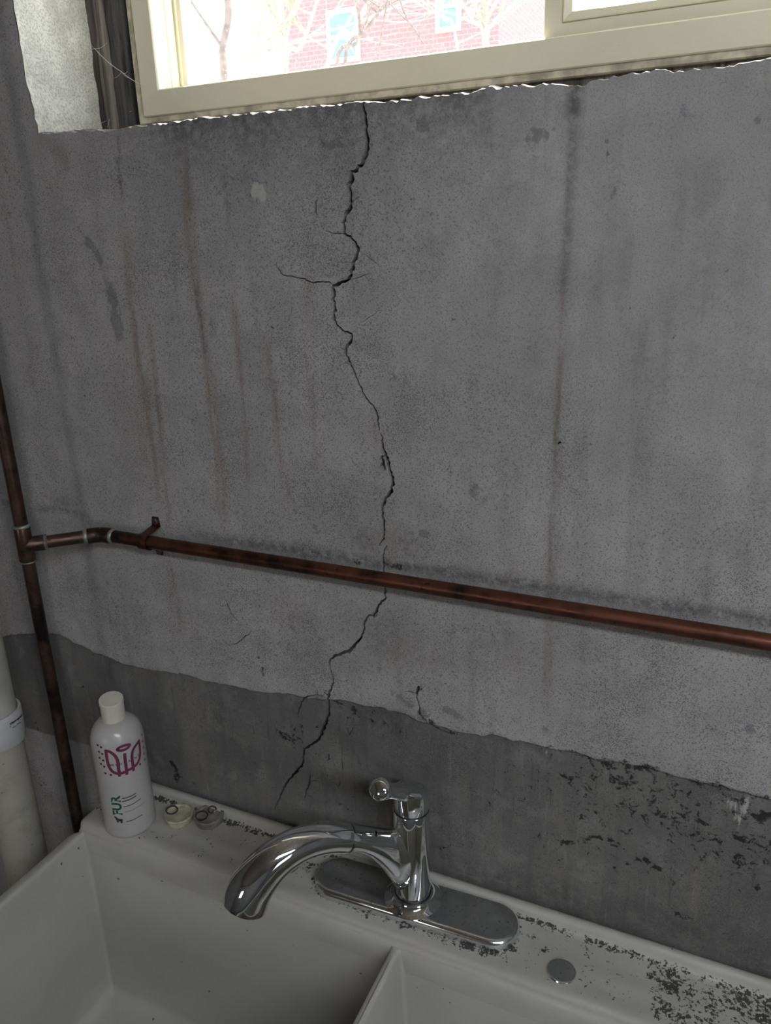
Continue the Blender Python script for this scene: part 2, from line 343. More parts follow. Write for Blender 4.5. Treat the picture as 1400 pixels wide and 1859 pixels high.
cracks = []   # list of ([px...], [width px...])
cracks.append(([(660, 184), (661, 200), (664, 215), (666, 240), (669, 265), (664, 285), (657, 300), (641, 313), (638, 325), (634, 338), (638, 352), (637, 368), (636, 380), (628, 392), (626, 405), (627, 425),
    (634, 428), (645, 440), (652, 453), (645, 475), (640, 495), (635, 508), (620, 513), (607, 519), (605, 530), (607, 545), (610, 560), (606, 575), (614, 590), (625, 600), (640, 607), (638, 620), (629, 633), (631, 645),
    (640, 668), (650, 688), (660, 711), (672, 730), (681, 742), (686, 752), (688, 765), (690, 782)],
    [5, 4.5, 5, 6, 7, 7, 5, 5.5, 8.5, 7, 5, 5.5, 6, 4.5, 5.5, 5, 3, 4.5, 6, 6, 6, 5, 4.5, 6.5, 7.5, 6, 6, 5, 4.5, 2.5, 4, 4.5, 5.5, 4, 3, 2.6, 3, 3.5, 3, 4, 3, 1.2]))
cracks.append(([(692, 787), (696, 796), (696, 810), (702, 825), (706, 840), (710, 855), (716, 876), (710, 893), (701, 905), (696, 918), (696, 935), (699, 948), (698, 970), (697, 980), (689, 990)], [1.2, 3, 4.5, 6, 7, 6, 5.5, 6, 4.5, 4.5, 4, 4.5, 3.5, 2.5, 1.0]))
cracks.append(([(697, 826), (694, 836), (698, 846), (701, 853)], [4, 9, 9, 3]))
cracks.append(([(703, 989), (700, 998), (697, 1006), (697, 1024), (698, 1048)], [1.0, 1.5, 2.5, 3.2, 3.2]))
cracks.append(([(700, 1066), (700, 1088), (690, 1096), (684, 1108), (680, 1116), (668, 1118), (663, 1130), (663, 1142), (655, 1158), (645, 1172), (635, 1182), (612, 1189), (601, 1197), (599, 1210), (604, 1225),
    (605, 1242), (598, 1258), (597, 1280), (594, 1305), (588, 1320), (577, 1345), (562, 1355), (550, 1362), (549, 1375), (547, 1392), (534, 1405), (522, 1420), (512, 1435), (505, 1452), (495, 1474)],
    [3.5, 3.2, 4, 4.5, 4.5, 2.4, 4, 3.5, 4, 5, 4.5, 4, 3, 2.2, 2.4, 2.6, 4, 3.2, 4.5, 6.5, 4, 3.4, 3.4, 4, 4, 4, 3, 2.6, 2, 1.2]))
for pts, w in [([(607, 517), (598, 511), (580, 511), (570, 514), (555, 508), (540, 503), (525, 500), (513, 500), (505, 486), (503, 475)], 2.0), ([(627, 426), (612, 424), (592, 421)], 1.5), ([(577, 363), (573, 372), (574, 384), (576, 397)], 3.0),
               ([(637, 508), (660, 502), (674, 496)], 1.1), ([(652, 455), (675, 472), (695, 487)], 1.0), ([(690, 560), (676, 574), (655, 587)], 1.1), ([(638, 372), (645, 364), (655, 358)], 1.1), ([(412, 1090), (418, 1110), (430, 1126)], 2.4),
               ([(416, 1173), (430, 1168), (445, 1156), (458, 1146)], 1.6), ([(735, 1256), (750, 1257), (757, 1262), (761, 1280), (764, 1296), (780, 1316), (796, 1327), (820, 1336)], 2.8), ([(538, 1306), (541, 1288), (549, 1271), (565, 1262), (585, 1262), (599, 1270)], 2.2),
               ([(560, 1404), (560, 1424), (553, 1440), (552, 1456)], 2.6), ([(560, 1424), (570, 1420), (580, 1424)], 1.6), ([(608, 1424), (613, 1431), (617, 1420)], 2.0), ([(630, 1322), (634, 1338), (640, 1322)], 1.8), ([(456, 1320), (458, 1328), (461, 1336)], 2.2),
               ([(686, 1104), (684, 1117), (679, 1124)], 1.3), ([(618, 1380), (620, 1392), (622, 1402)], 1.8), ([(645, 1372), (650, 1385), (655, 1392)], 1.6), ([(460, 690), (462, 693)], 2.5), ([(492, 592), (497, 597)], 4.0), ([(470, 1192), (467, 1196)], 6.0), ([(478, 1212), (474, 1222), (480, 1228)], 6.5), ([(762, 1246), (756, 1256), (760, 1262)], 7.0), ([(659, 668), (654, 682)], 2.2), ([(1012, 806), (1018, 802)], 5.0)]:
    n = len(pts); cracks.append((pts, [w * (0.9 if 0 < i < n - 1 else 0.35 if w < 4 else 0.6) for i in range(n)]))

def build_wall():
    quads = []; V = []; E = []
    def addchain(pts, closed=False):
        b = len(V); V.extend(pts); E.extend((b + i, b + i + 1) for i in range(len(pts) - 1))
        if closed: E.append((b + len(pts) - 1, b))
    for pts, ws in cracks:
        P = np.array([W(*p) for p in pts]); sc = np.array([np.hypot(*(np.array(W(p[0] + 1, p[1])) - W(*p))) for p in pts]); wd = np.array(ws) * sc * 0.5
        L = np.concatenate([[0], np.cumsum(np.hypot(*np.diff(P, axis=0).T))]); n = max(2, int(L[-1] / 0.0026)); s = np.linspace(0, L[-1], n + 1)
        C = np.stack([np.interp(s, L, P[:, 0]), np.interp(s, L, P[:, 1])], 1); w = np.interp(s, L, wd)
        T = np.gradient(C, axis=0); T /= np.linalg.norm(T, axis=1)[:, None] + 1e-9; N = np.stack([-T[:, 1], T[:, 0]], 1)
        C = C + N * ((nrng.rand(n + 1) - 0.5) * 0.0017)[:, None]
        l = C + N * (w * (0.65 + 0.8 * nrng.rand(n + 1)))[:, None]; r = C - N * (w * (0.65 + 0.8 * nrng.rand(n + 1)))[:, None]
        quads.append((l, r)); addchain([tuple(q) for q in l]); addchain([tuple(q) for q in r])
    # outline of the wall and the window opening (sill + left reveal edge)
    addchain([(XL, 0), (XR, 0), (XR, ZT), (XL, ZT)], True)
    loop = list(zip(xs_s, zs_s)) + [(OPX1, OPZ1)] + list(zip(jx[::-1], jz[::-1]))[:-1]
    addchain(loop, True); loop = np.array(loop)
    # the broken lower edge of the parging: two lines 2 mm apart make a crisp step
    bx = np.arange(-1.02, 0.17, 0.004); bz = band_z(bx) + (fbm(bx * 45, bx * 0 + 1.7, 4) - 0.5) * 0.012
    addchain(list(zip(bx, bz))); addchain(list(zip(bx, bz - 0.0018)))
    gx = np.concatenate([np.arange(XL + 0.12, -1.15, 0.12), np.arange(-1.14, 0.17, 0.0042), np.arange(0.2, XR, 0.12)])
    gz = np.concatenate([np.arange(0.1, 0.6, 0.1), np.arange(0.62, 1.90, 0.0042), np.arange(1.95, ZT, 0.1)])
    G = np.array(np.meshgrid(gx, gz)).reshape(2, -1).T
    G = G + (nrng.rand(*G.shape) - 0.5) * 0.0012
    m = (G[:, 0] > OPX0 - 0.004) & (G[:, 0] < OPX1 + 0.003) & (G[:, 1] > np.interp(G[:, 0], xs_s, zs_s) - 0.0022) & (G[:, 1] < OPZ1 + 0.003); G = G[~m]
    base = len(V)
    allv = [Vector((float(a), float(b))) for a, b in V] + [Vector((float(a), float(b))) for a, b in G]
    ov, oe, of, *_ = geometry.delaunay_2d_cdt(allv, E, [], 0, 1e-6)
    ov = np.array([(v.x, v.y) for v in ov]); of = np.array(of, int); cen = ov[of].mean(1)
    # faces in the opening
    def inpoly(c, poly):
        x, z = c[:, 0], c[:, 1]; ins = np.zeros(len(c), bool); j = len(poly) - 1
        for i in range(len(poly)):
            xi, zi = poly[i]; xj, zj = poly[j]
            cond = ((zi > z) != (zj > z)); xx = (xj - xi) * (z - zi) / (zj - zi + 1e-15) + xi
            ins ^= cond & (x < xx); j = i
        return ins
    nearop = (cen[:, 0] > OPX0 - 0.02) & (cen[:, 0] < OPX1) & (cen[:, 1] > 1.70); op = np.zeros(len(cen), bool); ix = np.where(nearop)[0]; op[ix] = inpoly(cen[ix], loop)
    ck = np.zeros(len(cen), bool)
    for l, r in quads:
        lo = np.minimum(l.min(0), r.min(0)) - 1e-4; hi = np.maximum(l.max(0), r.max(0)) + 1e-4
        ix = np.where((cen > lo).all(1) & (cen < hi).all(1))[0]
        for i in range(len(l) - 1):
            q = np.array([l[i], l[i + 1], r[i + 1], r[i]]); ql, qh = q.min(0), q.max(0)
            k = ix[(cen[ix] >= ql).all(1) & (cen[ix] <= qh).all(1)]
            if len(k): ck[k] |= inpoly(cen[k], q)
    ck &= ~op
    keep = of[~op & ~ck]; cut = of[ck]
    x, z = ov[:, 0], ov[:, 1]
    bzv = np.interp(x, bx, bz)
    lower = sstep(0.0, -0.0017, z - bzv)
    Y = (fbm(x * 7, z * 7, 3) - 0.5) * 0.006 + (fbm(x * 45 + 5, z * 45, 3) - 0.5) * 0.0016 + lower * (0.0035 + (fbm(x * 30, z * 30 + 8, 4) - 0.5) * 0.004)
    near_op = np.minimum(1, np.abs(z - np.interp(x, xs_s, zs_s)) / 0.03); Y = Y * np.where((x > OPX0 - 0.02), near_op, 1)
    # soft knock on the wall under the reveal corner
    hx, hz = W(100, 290); Y = Y + 0.004 * np.exp(-((x - hx) ** 2 + (z - hz) ** 2) / 0.012 ** 2)
    verts = [(a, y, b) for a, y, b in zip(x, Y, z)]; faces = [tuple(f) for f in keep]
    # orientation: outward normal is -Y
    f0 = keep[0]; 
    def orient(f):
        a, b, c = ov[f[0]], ov[f[1]], ov[f[2]]
        return tuple(f) if (b[0] - a[0]) * (c[1] - a[1]) - (b[1] - a[1]) * (c[0] - a[0]) > 0 else tuple(f[::-1])
    faces = [orient(f) for f in faces]; nfront = len(faces); mi = [0] * nfront
    # crack floor and sides
    D = 0.028
    used = np.unique(cut); mp = {int(v): len(verts) + i for i, v in enumerate(used)}
    verts += [(x[v], Y[v] + D, z[v]) for v in used]
    faces += [tuple(mp[int(i)] for i in orient(f)) for f in cut]; mi += [1] * len(cut)
    ce = {}
    for f in cut:
        for a, b in ((0, 1), (1, 2), (2, 0)):
            e = tuple(sorted((int(f[a]), int(f[b])))); ce[e] = ce.get(e, 0) + 1
    mp2 = {}
    for (a, b), n in ce.items():
        if n != 1: continue
        ids = []
        for v in (a, b):
            if v not in mp2: mp2[v] = len(verts); verts.append((x[v], Y[v], z[v]))
            ids.append(mp2[v])
        faces.append((ids[0], ids[1], mp[b], mp[a])); mi.append(0)
    # sill (arris strip lit by the sun, then the sill top), left reveal, head and right reveal
    def strip(A, B, m):
        b = len(verts); n = len(A); verts.extend(map(tuple, A)); verts.extend(map(tuple, B))
        for i in range(n - 1): faces.append((b + i, b + i + 1, b + n + i + 1, b + n + i)); mi.append(m)
    n = len(xs_s); ry = 0.0045 + 0.002 * nrng.rand(n); rz = zs_s + 0.0009 + 0.0016 * nrng.rand(n) * fbm(xs_s * 35, xs_s * 0 + 7, 3)
    A0 = np.stack([xs_s, np.zeros(n), zs_s], 1); A1 = np.stack([xs_s, ry, rz], 1)
    A2 = np.stack([xs_s, np.full(n, 0.06), zs_s + 0.006 + 0.002 * (fbm(xs_s * 40, xs_s * 0, 3) - 0.5)], 1); A3 = np.stack([xs_s, np.full(n, TH), np.full(n, 1.752)], 1)
    strip(A0, A1, 4); strip(A1, A2, 3); strip(A2, A3, 3)
    prev = np.stack([jx, np.zeros(len(jz)), jz], 1)
    for yy in (0.006, 0.014, 0.03, 0.05, 0.075, 0.1, 0.13, TH):
        off = -0.003 * (1 - math.exp(-yy / 0.006)); nx = jx * 0.2 + (OPX0 - 0.005) * 0.8 if yy > 0.012 else jx
        cur = np.stack([nx + off + (fbm(jz * 40, jz * 0 + yy * 50, 3) - 0.5) * 0.005, np.full(len(jz), yy), jz], 1)
        strip(prev, cur, 2); prev = cur
    rr = np.array([[OPX1, 0, zs_s[-1]], [OPX1, 0, OPZ1]]); strip(rr, rr + [0, TH, 0], 2)
    hh = np.array([[jx[-1], 0, OPZ1], [OPX1, 0, OPZ1]]); strip(hh, hh + [0, TH, 0], 2)
    # outside face, top, ends
    def quad(*q): 
        b = len(verts); verts.extend(q); faces.append((b, b + 1, b + 2, b + 3)); mi.append(0)
    o0, o1 = OPX0 - 0.008, OPX1; sz = 1.752
    quad((XL, TH, 0), (XR, TH, 0), (XR, TH, sz), (XL, TH, sz)); quad((XL, TH, sz), (o0, TH, sz), (o0, TH, OPZ1), (XL, TH, OPZ1)); quad((o1, TH, sz), (XR, TH, sz), (XR, TH, OPZ1), (o1, TH, OPZ1)); quad((XL, TH, OPZ1), (XR, TH, OPZ1), (XR, TH, ZT), (XL, TH, ZT))
    quad((XL, 0, ZT), (XR, 0, ZT), (XR, TH, ZT), (XL, TH, ZT)); quad((XL, 0, 0), (XL, TH, 0), (XL, TH, ZT), (XL, 0, ZT)); quad((XR, 0, 0), (XR, TH, 0), (XR, TH, ZT), (XR, 0, ZT))
    o = mesh_obj('wall_back', verts, faces, M_WALL, mats=[M_CRACK, M_SILL, M_SILL_TOP, M_ARRIS]); me = o.data
    me.polygons.foreach_set('material_index', mi); sm = np.zeros(len(faces), bool); sm[:nfront] = True; me.polygons.foreach_set('use_smooth', sm)
    # ---- stains (shapes of their own, in wall coordinates) and a painted pipe shadow
    va = np.array(verts); x, z = va[:, 0], va[:, 2]; N = len(x)
    dark = np.zeros(N); rust = np.zeros(N); patch = np.zeros(N); pale = np.zeros(N); mold = np.zeros(N)
    wob = (fbm(x * 18, z * 4, 3) - 0.5) * 0.014
    def run(arr, px, w, s, fade=(0.15, 0.25)):
        d, t = dist_poly(x + wob * 0.35, z, [W(*p) for p in px]); w = w * 0.00057
        arr[:] = np.maximum(arr, s * np.exp(-(d / w) ** 2) * sstep(0, fade[0], t + 0.02) * sstep(0, fade[1], 1.02 - t))
    def blob(arr, px, py, rx, ry, s, rot=0.0):
        cx, cz = W(px, py); k = 0.00057; dx, dz = x - cx, z - cz; c, sn = math.cos(rot), math.sin(rot)
        u = (dx * c + dz * sn) / (rx * k); v = (-dx * sn + dz * c) / (ry * k); arr[:] = np.maximum(arr, s * np.exp(-(u * u + v * v) * 0.8))
    run(dark, [(215, 243), (217, 290), (221, 390)], 5, 0.8); run(dark, [(214, 285), (216, 300)], 6, 0.9)
    run(rust, [(221, 380), (235, 520), (245, 620), (262, 720), (280, 840), (300, 960)], 9, 0.8); run(rust, [(262, 560), (280, 690), (300, 860), (310, 965)], 6, 0.6); run(dark, [(240, 560), (252, 640), (262, 720)], 3.5, 0.5)
    run(dark, [(268, 600), (276, 660), (290, 800), (300, 930)], 3, 0.45)
    run(rust, [(330, 230), (340, 400), (355, 520), (372, 640), (385, 760), (402, 930), (412, 985)], 12, 0.75); run(dark, [(352, 505), (360, 560), (370, 620), (378, 680)], 6, 0.75); run(dark, [(384, 580), (388, 620)], 5, 0.6)
    run(dark, [(336, 230), (340, 300), (345, 420)], 8, 0.5); run(dark, [(401, 225), (406, 290), (416, 440)], 6, 0.55); run(rust, [(416, 430), (430, 600), (442, 720), (452, 900)], 7, 0.6); run(dark, [(430, 610), (436, 660), (446, 800), (452, 910)], 2.5, 0.35)
    run(rust, [(480, 610), (492, 700), (505, 790), (520, 900), (530, 975)], 9, 0.6); run(dark, [(488, 640), (497, 700), (505, 780)], 3, 0.4); run(rust, [(556, 480), (562, 640), (572, 800), (580, 880)], 10, 0.5)
    run(rust, [(305, 1010), (322, 1090), (330, 1170)], 5, 0.5); run(rust, [(325, 1015), (340, 1090), (352, 1180)], 4, 0.45); run(rust, [(300, 1000), (320, 1180)], 9, 0.3)
    run(dark, [(1043, 150), (1041, 180), (1038, 230)], 11, 0.95, (0.02, 0.3)); run(dark, [(1040, 215), (1036, 300), (1030, 420), (1022, 600)], 9, 0.62); run(rust, [(1028, 440), (1018, 700), (1010, 900), (1001, 1080), (992, 1240), (988, 1330)], 8, 0.85)
    run(dark, [(1020, 620), (1010, 860), (998, 1100), (990, 1320)], 5, 0.38); run(dark, [(990, 1318), (990, 1332)], 5, 0.95); run(dark, [(890, 165), (889, 220), (885, 290)], 9, 0.45); run(rust, [(930, 1010), (925, 1130), (915, 1250)], 22, 0.35)
    for k in range(46):
        px = 300 + 620 * rng.random(); L = 20 + 90 * rng.random() ** 2; y0 = float(np.interp(px, [p[0] for p in sill_px], [p[1] for p in sill_px])) + 6
        run(dark, [(px, y0), (px + 2, y0 + L * .5), (px + 4, y0 + L)], 3 + 6 * rng.random(), 0.25 + 0.4 * rng.random(), (0.05, 0.6))
    for k in range(40):
        px = 720 + 720 * rng.random(); y0 = 150 + 800 * rng.random(); L = 150 + 300 * rng.random(); sl = -0.0474 * (px - 810) / 235
        run(dark, [(px, y0), (px + sl * L, y0 + L)], 8 + 14 * rng.random(), 0.14 + 0.14 * rng.random(), (0.4, 0.5))
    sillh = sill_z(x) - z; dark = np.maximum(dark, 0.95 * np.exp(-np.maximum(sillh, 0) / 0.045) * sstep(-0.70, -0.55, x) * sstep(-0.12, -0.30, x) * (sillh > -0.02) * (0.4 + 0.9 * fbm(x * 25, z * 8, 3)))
    run(dark, [(60, 925), (110, 925), (170, 940)], 9, 0.6); run(dark, [(0, 912), (30, 918)], 8, 0.5); blob(dark, 112, 912, 26, 14, 0.55)
    for (px, py, rx, ry, s, ro) in [(768, 228, 16, 12, 1.0, 0), (600, 263, 26, 10, 0.75, 0), (615, 262, 12, 10, 0.8, 0), (975, 247, 24, 14, 0.75, 0.3), (1245, 205, 12, 16, 0.6, 0), (1376, 220, 8, 8, 0.8, 0), (1115, 352, 6, 13, 0.8, 0), (1092, 335, 5, 4, 0.8, 0), (1102, 257, 5, 5, 0.8, 0.5),
            (163, 443, 16, 10, 1.15, -0.6), (178, 468, 9, 18, 1.0, 0.3), (205, 545, 15, 32, 1.05, 0.15), (212, 590, 14, 30, 1.2, 0.15), (220, 612, 6, 14, 0.9, 0), (142, 412, 9, 6, 0.8, 0), (770, 970, 11, 12, 0.95, 0), (862, 893, 14, 24, 0.75, 0), (880, 910, 9, 20, 0.6, 0), (718, 682, 5, 12, 0.9, 0.3),
            (587, 636, 6, 6, 0.8, 0), (540, 930, 14, 10, 0.65, 0), (575, 960, 18, 14, 0.6, 0), (840, 972, 20, 10, 0.5, 0), (682, 898, 5, 12, 0.8, 0), (650, 975, 14, 8, 0.5, 0), (820, 1292, 30, 9, 1.0, -0.35), (770, 1300, 16, 16, 1.0, -0.5), (735, 1272, 40, 12, 0.8, -0.3), (1362, 1322, 10, 12, 0.9, 0), (325, 892, 8, 4, 0.9, 0.5),
            (365, 865, 4, 3, 1, 0), (276, 655, 5, 5, 1, 0.4), (1210, 830, 10, 6, 0.6, 0), (1240, 900, 16, 26, 0.5, 0), (195, 1057, 5, 12, 0.8, 0), (205, 1057, 12, 4, 0.7, 0)]:
        blob(patch, px, py, rx, ry, s, ro)
    blob(pale, 466, 346, 11, 13, 1.5, -0.4); blob(pale, 478, 356, 7, 9, 1.4, -0.4)
    for (px, py, rx, ry, s) in [(1325, 1470, 8, 26, 0.85), (1345, 1480, 10, 34, 0.95), (1318, 1450, 5, 18, 0.7), (1356, 1465, 7, 20, 0.8), (990, 1370, 4, 8, 0.7), (1097, 1405, 5, 14, 0.6), (700, 1283, 26, 5, 0.55), (860, 1330, 26, 5, 0.5), (1105, 1450, 4, 6, 0.5)]: blob(pale, px, py, rx, ry, s)
    bl = np.interp(x, bx, bz); below = sstep(0.004, -0.004, z - bl)
    lowmask = below * sstep(0.6, 0.75, z)
    # paler footing concrete low down on the left
    foot = sstep(0.012, -0.008, z - (0.922 + 0.006 * (fbm(x * 20, z * 0, 3) - 0.5))) * sstep(-0.70, -0.80, x); bandm = np.clip(below - 0.75 * foot, 0, 1)
    rightm = sstep(-0.30, 0.0, x)
    mold = mold + lowmask * (0.20 + 0.30 * rightm * sstep(0.93, 1.06, z)) * (1 - foot)
    run2 = []
    def mrun(px, w, s):
        d, t = dist_poly(x + wob, z + wob * 0.6, [W(*p) for p in px]); mold[:] = np.maximum(mold, 0.78 * s * np.exp(-(d / (w * 1.6 * 0.00057)) ** 2))
    for px, w, s in [([(1000, 1362), (1070, 1378), (1130, 1392), (1180, 1397)], 9, 0.85), ([(1120, 1388), (1190, 1400)], 9, 1.1), ([(1180, 1398), (1250, 1418), (1330, 1436), (1400, 1455)], 8, 0.75), ([(1008, 1532), (1045, 1535), (1085, 1525), (1115, 1530)], 6, 0.9), ([(1085, 1528), (1130, 1548), (1160, 1565), (1200, 1582)], 7, 0.85),
                     ([(1170, 1568), (1196, 1580)], 7, 1.1), ([(1265, 1497), (1295, 1500), (1320, 1515), (1400, 1548)], 7, 0.85), ([(1280, 1518), (1345, 1520)], 9, 0.75), ([(1375, 1485), (1400, 1490)], 9, 1.1), ([(1220, 1660), (1255, 1672)], 6, 0.75), ([(1378, 1610), (1382, 1625)], 5, 1.1), ([(1020, 1412), (1035, 1422)], 13, 0.85),
                     ([(505, 1335), (530, 1345), (540, 1330)], 18, 0.72), ([(600, 1262), (625, 1280), (650, 1292)], 14, 0.7), ([(640, 1300), (690, 1315), (710, 1330)], 18, 0.62), ([(575, 1325), (590, 1310)], 11, 0.8), ([(570, 1365), (590, 1380)], 12, 0.6), ([(310, 1385), (320, 1400)], 9, 0.95), ([(325, 1408), (318, 1418)], 9, 0.95), ([(700, 1300), (740, 1315)], 14, 0.55),
                     ([(760, 1290), (800, 1325), (830, 1338)], 7, 0.8), ([(745, 1252), (770, 1250)], 6, 0.7), ([(1070, 1480), (1110, 1490)], 16, 0.58), ([(1190, 1470), (1220, 1480)], 12, 0.6), ([(640, 1026), (665, 1020), (690, 1028)], 7, 0.72), ([(700, 1024), (722, 1032)], 7, 0.85), ([(60, 1307), (62, 1330)], 6, 0.9), ([(70, 1430), (74, 1424)], 6, 1.0), ([(74, 1378), (76, 1384)], 5, 0.9), ([(1000, 1440), (1010, 1470)], 20, 0.45), ([(560, 1460), (600, 1465), (650, 1475)], 14, 0.55), ([(795, 1545), (810, 1540)], 7, 0.8)]: mrun(px, w, s)
    # grime beside the crack low down and above the pipe
    for cx_, cy_, rx, ry, s in [(660, 985, 40, 36, 0.5), (740, 990, 30, 36, 0.4), (700, 1150, 60, 60, 0.35), (900, 1150, 80, 60, 0.3), (560, 1180, 50, 60, 0.25), (690, 1310, 90, 40, 0.5), (470, 640, 60, 100, 0.2), (430, 330, 60, 40, 0.4), (350, 310, 60, 40, 0.25), (640, 930, 60, 50, 0.28)]: blob(dark, cx_, cy_, rx, ry, s)
    for cx_, cy_, rx, ry, s in [(720, 990, 60, 40, 0.5), (690, 800, 25, 30, 0.35), (740, 1180, 90, 50, 0.4), (930, 1195, 60, 40, 0.35), (530, 1100, 50, 40, 0.25), (250, 740, 60, 160, 0.3)]: blob(rust, cx_, cy_, rx, ry, s)
    # damp dark foot along the sink on the right
    damp = lowmask * sstep(0.965, 0.915, z + (fbm(x * 14, z * 6, 3) - 0.5) * 0.05) * sstep(-0.45, -0.2, x); dark = np.maximum(dark, 0.5 * damp)
    dark = np.where(va[:, 1] > 0.02, 0, dark); clean = sstep(-0.42, 0.02, x + 0.55 * (z - 1.5) + (fbm(x * 6, z * 6, 3) - 0.5) * 0.35) * sstep(1.30, 1.60, z)
    gx_ = sstep(-0.66, -0.5, x); dark = np.maximum(dark, 0.85 * gx_ * np.exp(-((z - 1.2955) / 0.0075) ** 2))  # shadow above the copper run, painted into the wall as a dark strip
    for nm, ch in (('stain_shade', (dark, rust, bandm)), ('marks', (patch, pale, mold)), ('clean', (clean, clean, clean))):
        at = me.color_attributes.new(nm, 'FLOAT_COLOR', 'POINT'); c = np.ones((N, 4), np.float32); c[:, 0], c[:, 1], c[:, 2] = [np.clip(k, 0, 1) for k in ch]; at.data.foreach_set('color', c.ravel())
    return tag(o, 'stained grey parged concrete basement wall with a long jagged crack below the window', 'wall', kind='structure')
wall = build_wall()

# ------------------------------------------------------------------ rest of the room
def struct(o, label, cat): return tag(o, label, cat, kind='structure')
struct(box_obj('floor', (XL, -3.6, -0.1), (XR, 0.27, 0.0), M_FLOOR), 'bare grey concrete basement floor slab', 'floor')
ce = empty('ceiling', (0, -1.8, 2.32)); struct(ce, 'low basement ceiling of bare boards and joists', 'ceiling')
box_obj('ceiling_deck', (XL, -3.6, 2.5), (XR, 0.27, 2.55), M_CEIL, ce)
jb = box_obj('joist', (XL + 0.1, -3.6, 2.32), (XL + 0.145, 0.27, 2.5), M_CEIL, ce)
for k in range(1, 13):
    c = jb.copy(); COL.objects.link(c); c.parent = ce; c.location = (0.4 * k, 0, 0)
struct(box_obj('wall_left', (XL - 0.2, -3.6, 0), (XL, 0.27, 2.5), M_ROOM), 'plain grey concrete side wall beyond the drain pipe', 'wall')
bm = bmesh.new()
def wall_with_holes(bm, x0, x1, z0, z1, y0, y1, holes):
    xs = sorted({x0, x1, *[h[0] for h in holes], *[h[1] for h in holes]}); zs = sorted({z0, z1, *[h[2] for h in holes], *[h[3] for h in holes]})
    for a, b in zip(xs, xs[1:]):
        for c, d in zip(zs, zs[1:]):
            mx, mz = (a + b) / 2, (c + d) / 2
            if any(h[0] < mx < h[1] and h[2] < mz < h[3] for h in holes): continue
            add_box(bm, (a, y0, c), (b, y1, d))
H3 = (-1.395, -0.845, 1.25, 1.85)
wall_with_holes(bm, XL, XR, 0, 2.5, -3.8, -3.6, [H3])
struct(bm_obj('wall_front', bm, M_ROOM), 'plain grey concrete wall opposite the cracked wall', 'wall')
bm = bmesh.new(); wall_with_holes(bm, -3.6, 0.27, 0, 2.5, -XR - 0.2, -XR, [(-2.95, -1.95, 1.37, 2.07)]); rot = Matrix.Rotation(math.radians(90), 3, 'Z')
bmesh.ops.rotate(bm, verts=bm.verts[:], cent=(0, 0, 0), matrix=rot); struct(bm_obj('wall_right', bm, M_ROOM), 'plain grey concrete side wall to the right of the sink', 'wall')
for nm, h, lab, rz in (('fill_window', (-2.95, -1.95, 1.37, 2.07), 'wide white framed window added for fill light in the unseen side wall right of the sink', True), ('window_3', H3, 'small white framed window in the wall opposite the sink', False)):  # the side-wall window is added to hold an unseen fill light
    yy = -XR - 0.1 if rz else -3.7; rt = rot if rz else Matrix.Identity(3)
    w = empty(nm, rt @ Vector(((h[0] + h[1]) / 2, yy, h[2]))); struct(w, lab, 'window'); bm = bmesh.new(); t = 0.04
    for lo, hi in (((h[0], h[2]), (h[0] + t, h[3])), ((h[1] - t, h[2]), (h[1], h[3])), ((h[0], h[2]), (h[1], h[2] + t)), ((h[0], h[3] - t), (h[1], h[3]))): add_box(bm, (lo[0], yy - 0.02, lo[1]), (hi[0], yy + 0.04, hi[1]), 0.003)
    bmesh.ops.rotate(bm, verts=bm.verts[:], cent=(0, 0, 0), matrix=rt); bm_obj('frame', bm, M_TRIM, w)
    bm = bmesh.new(); add_box(bm, (h[0] + t, yy, h[2] + t), (h[1] - t, yy + 0.005, h[3] - t)); bmesh.ops.rotate(bm, verts=bm.verts[:], cent=(0, 0, 0), matrix=rt); bm_obj('pane', bm, M_GLASS, w)

# fluorescent batten on the joists, to the right behind the camera
LX, LY = 0.95, -1.30
lamp = empty('ceiling_light', (LX, LY, 2.32)); tag(lamp, 'white fluorescent batten light fixed under the ceiling joists', 'ceiling light')
box_obj('housing', (LX - 0.62, LY - 0.10, 2.285), (LX + 0.62, LY + 0.10, 2.32), M_TRIM, lamp, 0.006)
def lamp_mat():
    t = NT('lit_diffuser'); t.base((0.8, 0.8, 0.8)); t.p(Roughness=0.5); t.b.inputs['Emission Color'].default_value = (0.87, 0.93, 1.0, 1); t.b.inputs['Emission Strength'].default_value = 36.0; return t.m
box_obj('diffuser', (LX - 0.60, LY - 0.085, 2.225), (LX + 0.60, LY + 0.085, 2.285), lamp_mat(), lamp, 0.02)

# ------------------------------------------------------------------ sliding window
YF = 0.12
def ring_profile(bm, x0, x1, z0, z1, prof):
    """mitred rectangular frame; prof = list of (inset, y)"""
    rings = [[bm.verts.new((x0 + w, y, z0 + w)), bm.verts.new((x1 - w, y, z0 + w)), bm.verts.new((x1 - w, y, z1 - w)), bm.verts.new((x0 + w, y, z1 - w))] for w, y in prof]
    n = len(rings)
    for i in range(n):
        a, b = rings[i], rings[(i + 1) % n]
        for k in range(4): bm.faces.new((a[k], a[(k + 1) % 4], b[(k + 1) % 4], b[k]))
win = empty('window_1', (-0.2, 0.15, 1.766)); struct(win, 'cream vinyl sliding window set into the concrete opening above the crack', 'window')
FX0, FX1, FZ0, FZ1 = -0.6975, 0.295, 1.7655, 2.205
bm = bmesh.new(); ring_profile(bm, FX0, FX1, FZ0, FZ1, [(0.0, YF + 0.08), (0.0, YF + 0.006), (0.0012, YF + 0.004), (0.0086, YF + 0.003), (0.0096, YF + 0.0045), (0.0096, YF + 0.008), (0.0090, YF + 0.08)])
bm_obj('outer_fin', bm, M_VINYL_DIRTY, win)
